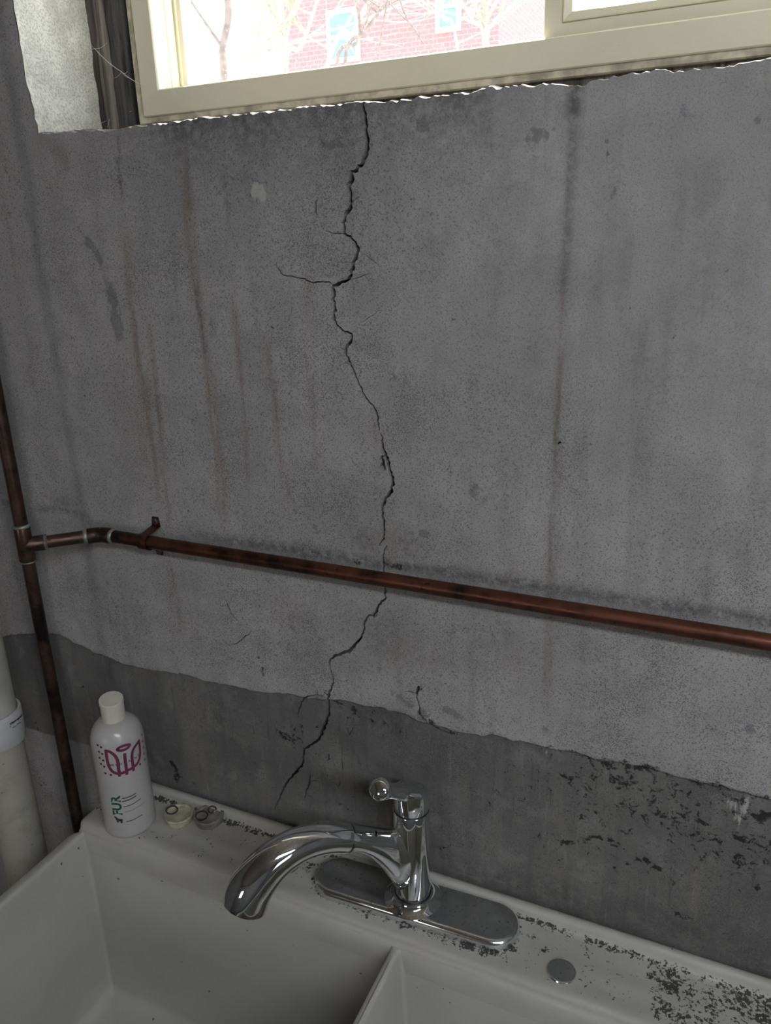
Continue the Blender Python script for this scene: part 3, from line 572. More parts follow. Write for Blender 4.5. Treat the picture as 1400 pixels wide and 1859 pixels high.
bm = bmesh.new(); ring_profile(bm, FX0 + 0.0108, FX1 - 0.0108, FZ0 + 0.0072, FZ1 - 0.0082, [(0.0, YF + 0.08), (0.0, YF + 0.0012), (0.0012, YF), (0.0262, YF - 0.001), (0.0276, YF + 0.0005), (0.0276, YF + 0.012), (0.0262, YF + 0.0125), (0.0262, YF + 0.026), (0.0276, YF + 0.027), (0.0276, YF + 0.04), (0.0225, YF + 0.041), (0.0225, YF + 0.08)])
bm_obj('frame', bm, M_VINYL, win)
for nm, (x0, x1), y0, wd, zoff in (('fixed_sash', (-0.664, -0.178), YF + 0.041, 0.014, 0.0), ('sliding_sash', (-0.2065, 0.266), YF + 0.008, 0.027, 0.0)):
    z0, z1 = FZ0 + 0.0290, FZ1 - 0.031
    bm = bmesh.new()
    if nm == 'fixed_sash': prof = [(0, y0 + 0.024), (0, y0 + 0.001), (0.001, y0), (0.008, y0), (0.009, y0 + 0.002), (wd, y0 + 0.003), (wd, y0 + 0.024)]
    else: prof = [(0, y0 + 0.026), (0, y0 + 0.001), (0.001, y0), (0.0175, y0), (0.0185, y0 + 0.0012), (0.0185, y0 - 0.0015), (0.0195, y0 - 0.002), (wd - 0.001, y0 + 0.001), (wd, y0 + 0.003), (wd, y0 + 0.026)]
    ring_profile(bm, x0, x1, z0, z1, prof); s = bm_obj(nm, bm, M_VINYL, win)
    pane = mesh_obj('pane', [(x0 + wd - 0.003, y0 + 0.012, z0 + wd - 0.003), (x1 - wd + 0.003, y0 + 0.012, z0 + wd - 0.003), (x1 - wd + 0.003, y0 + 0.012, z1 - wd + 0.003), (x0 + wd - 0.003, y0 + 0.012, z1 - wd + 0.003)], [(0, 1, 2, 3)], M_GLASS)
    pane.parent = s; pane.matrix_parent_inverse = Matrix.Translation(-parent_world(s))
# old timber buck beside the vinyl frame; the black last board stands for a shaded gap
tr = empty('trim_1', (-0.72, 0.14, 1.757)); struct(tr, 'dark weathered timber boards and a black gap shade board standing between the reveal and the window frame', 'trim')
for i, (x0, x1, y0) in enumerate([(-0.752, -0.7405, 0.108), (-0.7395, -0.7285, 0.113), (-0.7275, -0.7035, 0.122)]):
    bm = bmesh.new(); add_box(bm, (x0, y0, 1.752), (x1, 0.2, 2.215), 0.0018)
    bmesh.ops.subdivide_edges(bm, edges=[e for e in bm.edges if abs(e.verts[0].co.z - e.verts[1].co.z) > 0.2], cuts=40)
    for v in bm.verts: v.co.x += (fbm(np.array(v.co.z * 60 + i * 7), np.array(v.co.x * 40), 3) - 0.5) * 0.0025; v.co.y += (fbm(np.array(v.co.z * 55 + i * 5), np.array(v.co.x * 150 + 3), 3) - 0.5) * 0.004
    bm_obj('board', bm, (M_WOOD, M_WOOD_PALE, M_GAP_SHADE)[i], tr, smooth=True)
bm = bmesh.new(); add_box(bm, (OPX0 - 0.004, 0.131, 1.742), (OPX1, 0.2, 1.7665), 0.002); struct(bm_obj('gap_shade_strip', bm, M_WOOD, None, smooth=True), 'dark shade strip added as the shade in the gap under the vinyl window frame', 'trim')  # added dark strip standing in for the shade under the frame
# cobweb across the left corner of the window
bm = bmesh.new()
def webline(a, b, r=0.00016, sag=0.002):
    a, b = Vector(a), Vector(b); pts = [a.lerp(b, k / 8) - Vector((0, 0, sag * 4 * (k / 8) * (1 - k / 8))) for k in range(9)]; add_tube(bm, pts, r, 5)
q = lambda x, y, Y: tuple(onY(x, y, Y))
hub, hub2 = q(221, 131, 0.100), q(172, 89, 0.095)
webline(hub2, hub, 0.0003); webline(hub, q(265, 157, 0.1185), 0.00028); webline(hub, q(203, 142, 0.122)); webline(hub, q(231, 130, 0.12)); webline(hub, q(234, 141, 0.122)); webline(hub2, q(140, 81, 0.06)); webline(hub2, q(195, 77, 0.115)); webline(hub2, q(160, 70, 0.08)); webline(q(285, 130, 0.119), q(318, 170, 0.115)); webline(q(300, 174, 0.117), q(382, 213, 0.10), 0.0002); webline(q(162, 228, 0.09), q(200, 215, 0.12)); webline(q(205, 217, 0.125), q(238, 202, 0.122)); webline(q(195, 232, 0.1), q(200, 205, 0.12))
tag(bm_obj('cobweb', bm, M_WEB), 'thin pale cobweb threads strung from the timber boards to the window frame', 'cobweb', kind='stuff')

# ------------------------------------------------------------------ copper water pipe
RP = 0.00795
TX, TY, PZ = -0.7715, -0.0855, 1.286
EX, EY = TX + 0.0625, TY + 0.0625
cp = empty('copper_water_pipe', (TX, TY, 0.0)); tag(cp, 'tarnished copper water pipe rising past the sink and running along the cracked wall', 'pipe')
tube_obj('riser', [(TX, TY, 0.0), (TX, TY, 0.6), (TX, TY, PZ)], RP, M_COPPER_DARK, cp)
tube_obj('riser', [(TX, TY, PZ), (TX, TY, 1.8), (TX, TY, 2.32)], RP, M_COPPER_DARK, cp)
RT = 0.0097
tee = None
bm = bmesh.new(); add_tube(bm, [(TX, TY, PZ - 0.0205), (TX, TY, PZ - 0.0195), (TX, TY, PZ - 0.01), (TX, TY, PZ + 0.01), (TX, TY, PZ + 0.0225), (TX, TY, PZ + 0.0235)], [RT * .95, RT, RT, RT, RT, RT * .95], 28)
dv = Vector((1, 1, 0)).normalized(); T0 = Vector((TX, TY, PZ)); E0 = Vector((EX, EY, PZ))
add_tube(bm, [T0, T0 + dv * 0.006, T0 + dv * 0.0215, T0 + dv * 0.0225], [RT, RT, RT, RT * .95], 28)
tee = bm_obj('tee_fitting', bm, M_COPPER_DARK, cp, smooth=True)
def solder(p, d, r, w, par, mat=M_SOLDER):
    p, d = Vector(p), Vector(d).normalized(); bm = bmesh.new()
    add_tube(bm, [p - d * w, p - d * w * .5, p, p + d * w * .5, p + d * w], [r - 0.0008, r + 0.0004, r + 0.0007, r + 0.0003, r - 0.0009], 24); return bm_obj('solder_joint', bm, mat, par, smooth=True)
solder((TX, TY, PZ + 0.0245), (0, 0, 1), RT, 0.0022, tee); solder((TX, TY, PZ - 0.0215), (0, 0, 1), RT - 0.0007, 0.0016, tee); solder(T0 + dv * 0.0235, dv, RT, 0.002, tee)
tube_obj('branch', [T0, T0.lerp(E0, 0.5), E0], RP, M_COPPER_DARK, cp)
bm = bmesh.new(); w = 0.017; pts = [E0 - dv * w, E0 - dv * (w - 0.001)] + [Vector((E0 - dv * 0.009) * (1 - t) ** 2 + E0 * 2 * t * (1 - t) + (E0 + Vector((0.009, 0, 0))) * t * t) for t in np.linspace(0, 1, 8)] + [E0 + Vector((w - 0.001, 0, 0)), E0 + Vector((w, 0, 0))]
add_tube(bm, pts, [RT * .95] + [RT] * (len(pts) - 2) + [RT * .95], 26); el = bm_obj('elbow_fitting', bm, M_COPPER_DARK, cp, smooth=True)
solder(E0 - dv * 0.0185, dv, RT - 0.0002, 0.0028, el); solder(E0 + Vector((0.0195, 0, 0)), (1, 0, 0), RT - 0.0002, 0.0028, el); solder(E0 - dv * 0.0005, dv, RT + 0.0001, 0.0016, el)
runpts = [(EX + (XR - 0.002 - EX) * t, EY + 0.0012 * math.sin(t * 9), PZ + 0.0004 * math.sin(t * 14)) for t in np.linspace(0, 1, 60)]
tube_obj('wall_run', runpts, RP, M_COPPER, cp, seg=28)
def strap(xc):
    bm = bmesh.new(); w = 0.0065; prof = []
    yw = -0.0015; r = RP + 0.0012
    prof.append((yw, PZ + r + 0.016)); prof.append((yw, PZ + r + 0.004)); prof.append((EY + 0.004, PZ + r))
    for a in np.linspace(80, -80, 13): prof.append((EY - r * math.cos(math.radians(a)), PZ + r * math.sin(math.radians(a))))
    prof.append((EY + 0.004, PZ - r)); prof.append((yw, PZ - r - 0.004)); prof.append((yw, PZ - r - 0.016))
    # thicken
    n = len(prof); P2 = []
    for i, (y, z) in enumerate(prof):
        a = prof[max(i - 1, 0)]; b = prof[min(i + 1, n - 1)]; t = np.array([b[0] - a[0], b[1] - a[1]]); t /= np.linalg.norm(t) + 1e-9; nn = np.array([t[1], -t[0]]); P2.append((y + nn[0] * 0.0011, z + nn[1] * 0.0011))
    rows = [[bm.verts.new((xc + s * w * (0.72 if i in (0, n - 1) else 1), y, z)) for i, (y, z) in enumerate(pr)] for pr in (prof, P2) for s in (-1, 1)]
    a, b, c, d = rows
    for i in range(n - 1):
        for u, v in ((a, b), (b, d), (d, c), (c, a)): bm.faces.new((u[i], v[i], v[i + 1], u[i + 1]))
    bm.faces.new((a[0], b[0], d[0], c[0])); bm.faces.new((a[-1], c[-1], d[-1], b[-1]))
    s = bm_obj('pipe_strap', bm, M_COPPER, cp, smooth=True)
    for zz in (PZ + r + 0.0105, PZ - r - 0.0105):
        bm = bmesh.new(); add_tube(bm, [(xc, yw - 0.0005, zz), (xc, yw - 0.0024, zz), (xc, yw - 0.0034, zz)], [0.0046, 0.0044, 0.0025], 18)
        for sx, sz in ((0.0032, 0.0007), (0.0007, 0.0032)): add_box(bm, (xc - sx, yw - 0.0037, zz - sz), (xc + sx, yw - 0.0032, zz + sz))
        k = bm_obj('screw', bm, M_STEEL, None, smooth=True); k.parent = s; k.matrix_parent_inverse = Matrix.Translation(-parent_world(s))
strap(-0.6375); strap(0.62)

# ------------------------------------------------------------------ PVC drain stack
PX, PY = -0.885, -0.095
dp = empty('drain_pipe', (PX, PY, 0)); tag(dp, 'grubby off-white plastic drain pipe standing behind the corner of the sink', 'drain pipe')
RD = 0.0302
def ringy(z): return PY
cz0, cz1 = 0.982, 1.030
tube_obj('lower_pipe', [(PX, PY, 0), (PX, PY, 0.5), (PX, PY, cz0 + 0.01)], RD, M_PVC_D, dp, 40)
tube_obj('upper_pipe', [(PX, PY, cz1 - 0.01), (PX, PY, 1.6), (PX, PY, 2.32)], RD, M_PVC, dp, 40)
cpl = lathe_obj('coupling', [(RD + 0.0003, cz0), (RD + 0.0045, cz0), (RD + 0.0052, cz0 + 0.0012), (RD + 0.0052, cz1 - 0.0012), (RD + 0.0045, cz1), (RD + 0.0018, cz1), (RD + 0.0016, cz1 - 0.006), (RD + 0.0003, cz1 - 0.006)], PX, PY, M_PVC_W, dp, 48)
def cyl_pt(u, h, cx, cy, R): return (cx + R * math.cos(u / R), cy + R * math.sin(u / R), h)
def cyl_hit(px, py, cx, cy, R):
    d = ray(px, py); o = CAM - np.array([cx, cy, 0]); a = d[0] ** 2 + d[1] ** 2; b = 2 * (o[0] * d[0] + o[1] * d[1]); c = o[0] ** 2 + o[1] ** 2 - R * R
    D = max(b * b - 4 * a * c, 0); t = (-b - math.sqrt(D)) / (2 * a); p = CAM + d * t; return (R * math.atan2(p[1] - cy, p[0] - cx), p[2])
class Decal:
    def __init__(s, cx, cy, R): s.cx, s.cy, s.R = cx, cy, R; s.v = []; s.f = []
    def hit(s, x, y): return cyl_hit(x, y, s.cx, s.cy, s.R)
    def stroke(s, pts, w, closed=False):
        P = [np.array(p) for p in smooth_path(pts, 5)] if len(pts) > 2 else [np.array(pts[0]) * (1 - t) + np.array(pts[1]) * t for t in np.linspace(0, 1, 6)]
        b = len(s.v); n = len(P)
        for i, p in enumerate(P):
            t = P[min(i + 1, n - 1)] - P[max(i - 1, 0)]; t = t / (np.linalg.norm(t) + 1e-12); nn = np.array([-t[1], t[0]]) * w / 2
            for q in (p + nn, p - nn): s.v.append(cyl_pt(q[0], q[1], s.cx, s.cy, s.R))
        for i in range(n - 1): s.f.append((b + 2 * i, b + 2 * i + 1, b + 2 * i + 3, b + 2 * i + 2))
        for e in (P[0], P[-1]): s.dot(e, w / 2, 10)
    def dot(s, c, r, n=14):
        b = len(s.v); s.v += [cyl_pt(c[0] + r * math.cos(2 * math.pi * k / n), c[1] + r * math.sin(2 * math.pi * k / n), s.cx, s.cy, s.R) for k in range(n)]; s.f.append(tuple(range(b, b + n)))
    def text(s, body, origin, xd, size, bold=0.0):
        cu = bpy.data.curves.new('t', 'FONT'); cu.body = body; cu.size = size; cu.offset = bold; cu.resolution_u = 3; o = bpy.data.objects.new('t', cu); COL.objects.link(o)
        dg = bpy.context.evaluated_depsgraph_get(); me = o.evaluated_get(dg).to_mesh(); b = len(s.v); xd = np.array(xd) / np.linalg.norm(xd); yd = np.array([-xd[1], xd[0]])
        for v in me.vertices:
            q = np.array(origin) + xd * v.co.x + yd * v.co.y; s.v.append(cyl_pt(q[0], q[1], s.cx, s.cy, s.R))
        s.f += [tuple(b + i for i in p.vertices) for p in me.polygons]; o.evaluated_get(dg).to_mesh_clear(); bpy.data.objects.remove(o); bpy.data.curves.remove(cu)
    def build(s, name, mat, parent):
        o = mesh_obj(name, s.v, s.f, mat); o.parent = parent; o.matrix_parent_inverse = Matrix.Translation(-parent_world(parent)); return o
dc = Decal(PX, PY, RD + 0.0056)
def crp(sx, sy, k, x0, y0): return (x0 + sx / k, y0 + sy / k)
c3 = lambda a, b: dc.hit(*crp(a, b, 18.59, 0, 1250))
for a, b, w in [((335, 1190), (375, 1235), .0012), ((395, 1170), (470, 1140), .0028), ((500, 1105), (545, 1085), .0022), ((590, 1045), (640, 1020), .0030), ((660, 985), (735, 905), .0026), ((430, 1335), (560, 1255), .0010), ((580, 1220), (690, 1135), .0012), ((345, 1300), (365, 1300), .0012)]: dc.stroke([c3(*a), c3(*b)], w)
dc.build('coupling_print', M_INK, cpl)['kind'] = 'stuff'

# ------------------------------------------------------------------ utility sink
ZD, ZR, ZFL = 0.885, 0.873, 0.605
SX0, SX1, SY0 = -0.759, 0.197, -0.56
sk = empty('utility_sink', (-0.28, -0.28, 0)); tag(sk, 'white moulded plastic double laundry sink standing against the cracked wall', 'sink')
YW = -0.002
prof = [(YW, ZR - 0.06), (YW, 0.8965), (YW - 0.0015, 0.8985), (YW - 0.004, 0.8995), (YW - 0.008, 0.8992), (YW - 0.0105, 0.8975), (YW - 0.0118, 0.893), (YW - 0.0128, 0.888), (YW - 0.0150, 0.8858), (YW - 0.019, ZD)]
prof += [(y, ZD + 0.0004 * math.sin(y * 200)) for y in np.arange(-0.024, -0.088, -0.004)]
prof += [(-0.0895, ZD), (-0.0925, ZD - 0.0008), (-0.0945, ZD - 0.003), (-0.0955, ZD - 0.006), (-0.0965, ZD - 0.010), (-0.0985, ZR + 0.0005), (-0.1005, ZR - 0.002), (-0.1005, ZR - 0.03), (-0.098, ZR - 0.06)]
xsl = np.concatenate([[SX0 + 0.0005, SX0 + 0.002, SX0 + 0.005], np.arange(SX0 + 0.009, 0.18, 0.0045), [SX1 - 0.005, SX1 - 0.002, SX1 - 0.0005]])
vs, fs = [], []
for i, xx in enumerate(xsl):
    e = min(xx - SX0, SX1 - xx); k = 0.004 * max(0, 1 - e / 0.006) ** 2
    for (y, z) in prof: vs.append((xx, y - (0 if y > -0.02 else -k), z - (k if z > ZR - 0.01 else 0)))
n = len(prof)
for i in range(len(xsl) - 1):
    for j in range(n - 1): fs.append((i * n + j, (i + 1) * n + j, (i + 1) * n + j + 1, i * n + j + 1))
fs.append(tuple(range(n))); fs.append(tuple(range((len(xsl) - 1) * n, len(xsl) * n))[::-1])
def set_dirt(o, fn):
    me = o.data; N = len(me.vertices); co = np.zeros(N * 3, np.float32); me.vertices.foreach_get('co', co); co = co.reshape(-1, 3)
    at = me.color_attributes.new('dirt', 'FLOAT_COLOR', 'POINT'); c = np.zeros((N, 4), np.float32); c[:, 3] = 1; a, b = fn(co[:, 0], co[:, 1], co[:, 2]); c[:, 0] = np.clip(a, 0, 1); c[:, 1] = np.clip(b, 0, 1); at.data.foreach_set('color', c.ravel())
ledge = mesh_obj('back_ledge', vs, fs, M_TUB, sk, smooth=True); ledge.data.set_sharp_from_angle(angle=math.radians(60))
D2 = lambda x, y: tuple(onZ(x, y, ZD)[:2])
def ledge_dirt(x, y, z):
    flat = (z < ZD + 0.004) & (y < -0.012); d = np.zeros_like(x) + 0.27; tan = np.full_like(x, 0.16)
    d = d + 0.50 * np.exp(-((y + 0.0175) / 0.0045) ** 2) * (0.4 + 0.9 * fbm(x * 22, y * 0, 3))                       # line of mould in the angle of the lip
    px_, py_ = np.abs(x + 0.283) - 0.096, np.abs(y + 0.047); pr = np.hypot(np.maximum(px_, 0), py_) - 0.031; d = np.maximum(d, 0.63 * np.exp(-np.maximum(pr, 0) / 0.013))
    d = np.maximum(d, 0.62 * sstep(-0.035, 0.0, x) * (0.65 + 0.5 * fbm(x * 18, y * 18, 3))); d = np.maximum(d, 0.30 * sstep(-0.16, -0.14, x))
    for px, py, r, s in [(452, 1505, 0.012, 0.72), (420, 1500, 0.010, 0.62), (480, 1512, 0.012, 0.70), (440, 1530, 0.010, 0.5), (970, 1668, 0.012, 0.75), (965, 1700, 0.010, 0.6), (990, 1725, 0.009, 0.65), (1060, 1720, 0.01, 0.5), (1215, 1780, 0.03, 0.72), (1200, 1760, 0.02, 0.66), (600, 1545, 0.015, 0.7), (560, 1570, 0.016, 0.62), (380, 1500, 0.012, 0.45), (1380, 1830, 0.03, 0.7)]:
        a, b = D2(px, py); d = np.maximum(d, s * np.exp(-((x - a) ** 2 + (y - b) ** 2) / r ** 2))
    d = d * sstep(-0.096, -0.080, y) ; d = np.where(flat, d, 0.02)
    return d, np.where(flat, tan, 0.1)
set_dirt(ledge, ledge_dirt)
# basins: lofted rounded rectangles
def rrect(x0, x1, y0, y1, r, z, k=7):
    out = []
    for cx, cy, a0 in ((x1 - r, y1 - r, 0), (x0 + r, y1 - r, 90), (x0 + r, y0 + r, 180), (x1 - r, y0 + r, 270)):
        for i in range(k): a = math.radians(a0 + 90 * i / (k - 1)); out.append((cx + r * math.cos(a), cy + r * math.sin(a), z))
    return out
YB = -0.0990; YFr = SY0 + 0.028
def basin(name, x0, x1):
    rings = []; R = 0.005
    for ins, z in [(-0.0045, ZR), (-0.0025, ZR - 0.0004), (-0.0008, ZR - 0.002), (0, ZR - 0.005)]: rings.append(rrect(x0 + ins, x1 - ins, YFr + ins, YB - max(ins, 0), R, z))
    for t in np.linspace(0.08, 0.92, 8): rings.append(rrect(x0 + 0.014 * t, x1 - 0.014 * t, YFr + 0.02 * t, YB - 0.013 * t, R, ZR - 0.005 - (ZR - 0.005 - ZFL - 0.02) * t))
    for a in np.linspace(15, 90, 6): rings.append(rrect(x0 + 0.014 + 0.02 * (1 - math.cos(math.radians(a))), x1 - 0.014 - 0.02 * (1 - math.cos(math.radians(a))), YFr + 0.02 + 0.02 * (1 - math.cos(math.radians(a))), YB - 0.013 - 0.02 * (1 - math.cos(math.radians(a))), R, ZFL + 0.02 * (1 - math.sin(math.radians(a)))))
    cx, cy = (x0 + x1) / 2, (YFr + YB) / 2
    rings.append([(cx + 0.025 * math.cos(2 * math.pi * i / 28 + 0.11), cy + 0.025 * math.sin(2 * math.pi * i / 28 + 0.11), ZFL - 0.006) for i in range(28)])
    v = [p for r in rings for p in r]; f = []; n = 28
    for i in range(len(rings) - 1):
        for k in range(n): f.append((i * n + k, i * n + (k + 1) % n, (i + 1) * n + (k + 1) % n, (i + 1) * n + k))
    f.append(tuple(range((len(rings) - 1) * n, len(rings) * n))[::-1])
    f = [q[::-1] for q in f]
    o = mesh_obj(name, v, f, M_TUB, sk, smooth=True); return o, rings[0], (cx, cy)
XA0, XA1, XB0, XB1 = SX0 + 0.013, -0.2860, -0.2750, SX1 - 0.013
bl, ringL, cL = basin('basin', XA0, XA1); br, ringR, cR = basin('basin', XB0, XB1)
def dip(o):
    for v in o.data.vertices:
        x, y, z = v.co
        if z > ZR - 0.03 and -0.315 < x < -0.245 and y < -0.1:
            k = max(0, 1 - max(0, abs(x + 0.2805) - 0.014) / 0.012); v.co.z -= 0.020 * float(sstep(-0.112, -0.19, np.array(y))) * float(sstep(-0.535, -0.46, np.array(y))) * k * (z - (ZR - 0.03)) / 0.03
# rim plate with two holes
P0 = rrect(SX0, SX1, SY0, -0.099, 0.014, ZR, 5); loops = [P0, ringL, ringR]; V2 = []; E2 = []
for lp in loops:
    b = len(V2); V2 += [Vector((p[0], p[1])) for p in lp]; E2 += [(b + i, b + (i + 1) % len(lp)) for i in range(len(lp))]
for y in np.arange(-0.52, -0.11, 0.012): V2.append(Vector((-0.2805, y)))
ov, _, of, *_ = geometry.delaunay_2d_cdt(V2, E2, [], 0, 1e-6)
def in_ring(c, lp):
    ins = False; j = len(lp) - 1
    for i in range(len(lp)):
        if (lp[i][1] > c[1]) != (lp[j][1] > c[1]) and c[0] < (lp[j][0] - lp[i][0]) * (c[1] - lp[i][1]) / (lp[j][1] - lp[i][1]) + lp[i][0]: ins = not ins
        j = i
    return ins
rf = []
for f in of:
    c = sum((ov[i] for i in f), Vector((0, 0))) / 3
    if in_ring(c, P0) and not in_ring(c, ringL) and not in_ring(c, ringR): rf.append(tuple(f))
rv = [(v.x, v.y, ZR) for v in ov]
b = len(rv); m = len(P0)
for dz, ins in ((0.0008, -0.0014), (0.003, -0.002), (0.03, -0.0015)): rv += [(p[0] + (-ins if p[0] < -0.28 else ins) * -1, p[1] + ins if p[1] < -0.3 else p[1], ZR - dz) for p in P0]
prev = [min(range(len(ov)), key=lambda i: (ov[i].x - p[0]) ** 2 + (ov[i].y - p[1]) ** 2) for p in P0]
for L in range(3):
    cur = [b + L * m + i for i in range(m)]
    for i in range(m): rf.append((prev[i], prev[(i + 1) % m], cur[(i + 1) % m], cur[i]))
    prev = cur
rim = mesh_obj('rim', rv, rf, M_TUB, sk); bmx = bmesh.new(); bmx.from_mesh(rim.data); bmesh.ops.recalc_face_normals(bmx, faces=bmx.faces[:]); bmx.to_mesh(rim.data); bmx.free()
rim.data.polygons.foreach_set('use_smooth', [True] * len(rim.data.polygons)); rim.data.set_sharp_from_angle(angle=math.radians(50))
for o in (bl, br, rim):
    dip(o); set_dirt(o, lambda x, y, z: (np.zeros_like(x) + 0.02, np.full_like(x, 0.08)))
# outer shell and legs
for x0, x1 in ((SX0 + 0.004, -0.2812), (-0.2798, SX1 - 0.004)):
    lo = rrect(x0 + 0.010, x1 - 0.010, SY0 + 0.02, -0.104, 0.004, ZFL - 0.014); hi = rrect(x0, x1, SY0 + 0.004, -0.0975, 0.004, ZR - 0.012); k = len(lo)
    sh = mesh_obj('basin_shell', lo + hi, [(i, (i + 1) % k, k + (i + 1) % k, k + i) for i in range(k)] + [tuple(range(k))[::-1]], M_TUB, sk, smooth=True); sh.data.set_sharp_from_angle(angle=math.radians(50)); set_dirt(sh, lambda x, y, z: (np.zeros_like(x) + 0.05, np.full_like(x, 0.1)))
for x in (SX0 + 0.05, SX1 - 0.05):
    for y in (SY0 + 0.07, -0.14): tube_obj('leg', [(x, y, 0), (x, y, 0.3), (x, y, ZFL - 0.01)], 0.016, M_STEEL, sk, 16)
for c in (cL, cR): lathe_obj('drain', [(0.0, ZFL - 0.009), (0.018, ZFL - 0.008), (0.02, ZFL - 0.0045), (0.0255, ZFL - 0.004), (0.0265, ZFL - 0.0055)], c[0], c[1], M_CHROME_DUSTY, sk, 32)

# round cap over the spare tap hole
cx_, cy_ = D2(1020, 1766)
tag(lathe_obj('hole_cover', [(0.0, ZD - 0.004), (0.0135, ZD - 0.004), (0.0148, ZD + 0.0004), (0.0152, ZD + 0.0015), (0.0145, ZD + 0.0028), (0.0128, ZD + 0.0034), (0.009, ZD + 0.0029), (0.0, ZD + 0.0027)], cx_, cy_, M_CHROME_DUSTY, None, 40), 'small round grey metal cap over the spare hole in the sink ledge', 'hole cover')

# ------------------------------------------------------------------ faucet
FXC, FYC = -0.281, -0.047
fa = empty('faucet', (FXC, FYC, ZD)); tag(fa, 'chrome pull-out kitchen faucet on an oval deck plate on the sink ledge', 'faucet')
bm = bmesh.new(); rows = []
for off, z in ((0.0, ZD + 0.0003), (0.0, ZD + 0.0085), (-0.0008, ZD + 0.0105), (-0.003, ZD + 0.0122), (-0.006, ZD + 0.0128)):
    R = 0.0305 + off; hl = 0.0955; pts = []
    for k in range(17): a = math.radians(-90 + 180 * k / 16); pts.append((FXC + hl + R * math.cos(a), FYC + R * math.sin(a), z))
    for k in range(17): a = math.radians(90 + 180 * k / 16); pts.append((FXC - hl + R * math.cos(a), FYC + R * math.sin(a), z))
    rows.append([bm.verts.new(p) for p in pts])
for a, b in zip(rows, rows[1:]):
    for k in range(len(a)): bm.faces.new((a[k], a[(k + 1) % len(a)], b[(k + 1) % len(a)], b[k]))
bm.faces.new(rows[-1]); bm.faces.new(rows[0][::-1])
ang = math.radians(2.2); bmesh.ops.rotate(bm, verts=bm.verts[:], cent=(FXC, FYC, 0), matrix=Matrix.Rotation(ang, 3, 'Z'))
bm_obj('deck_plate', bm, M_CHROME_DUSTY, fa, smooth=True)
ZP = ZD + 0.0126; RB = 0.0207
lathe_obj('base_collar', [(0.0345, ZP - 0.0004), (0.0335, ZP + 0.0006), (0.029, ZP + 0.0022), (0.0255, ZP + 0.0048), (0.0238, ZP + 0.008), (0.0215, ZP + 0.0085)], FXC, FYC, M_CHROME, fa, 48)
lathe_obj('seal_ring', [(RB - 0.002, ZP + 0.0075), (RB + 0.0010, ZP + 0.0078), (RB + 0.0010, ZP + 0.0098), (RB - 0.002, ZP + 0.0100)], FXC, FYC, M_BLACK, fa, 48)
ZG = 1.0235
lathe_obj('body', [(RB - 0.003, ZP + 0.009), (RB, ZP + 0.0095), (RB, ZP + 0.05), (RB, ZG - 0.001), (RB - 0.0006, ZG), (RB - 0.004, ZG)], FXC, FYC, M_CHROME, fa, 56)
lathe_obj('seal_ring', [(RB - 0.004, ZG - 0.0005), (RB - 0.0016, ZG - 0.0005), (RB - 0.0016, ZG + 0.0030), (RB - 0.004, ZG + 0.0030)], FXC, FYC, M_BLACK, fa, 48)
# handle cap: cylinder cut on a slant with a rounded shoulder, lever growing out of it
bm = bmesh.new(); seg = 56; rings = []
tipE = onY(690, 1433, -0.105); ld = (Vector(tipE) - Vector((FXC, FYC, 1.048))); lh = Vector((ld.x, ld.y, 0)).normalized()
for t, rr in ((0, RB - 0.0006), (0.03, RB), (0.55, RB), (0.8, RB * 0.985), (0.92, RB * 0.93), (0.985, RB * 0.82), (1.0, RB * 0.7), (1.005, 0.0)):
    rg = []
    for k in range(seg):
        a = 2 * math.pi * k / seg; d = Vector((math.cos(a), math.sin(a), 0)); top = 1.0525 + 0.0065 * d.dot(lh) * (rr / RB); rg.append(bm.verts.new((FXC + rr * d.x, FYC + rr * d.y, ZG + 0.0025 + (top - ZG - 0.0025) * t)))
    rings.append(rg)
for a, b in zip(rings, rings[1:]):
    for k in range(seg): bm.faces.new((a[k], a[(k + 1) % seg], b[(k + 1) % seg], b[k]))
bmesh.ops.remove_doubles(bm, verts=bm.verts[:], dist=1e-6)
hc = bm_obj('handle_cap', bm, M_CHROME, fa, smooth=True)
P0v = Vector((FXC, FYC, 1.046)) + lh * 0.006; P1 = Vector(tipE); dd = (P1 - P0v); L = dd.length; dn = dd.normalized()
pts = [P0v + dd * t for t in (0, 0.2, 0.45, 0.7, 0.85)] + [P1 + dn * s for s in (0.0, 0.003, 0.0055, 0.0072, 0.008)]
lv = tube_obj('lever', pts, [0.0095, 0.009, 0.0084, 0.0088, 0.0105, 0.0120, 0.0115, 0.0094, 0.0058, 0.0014], M_CHROME, None, 28); lv.parent = hc; lv.matrix_parent_inverse = Matrix.Translation(-parent_world(hc))
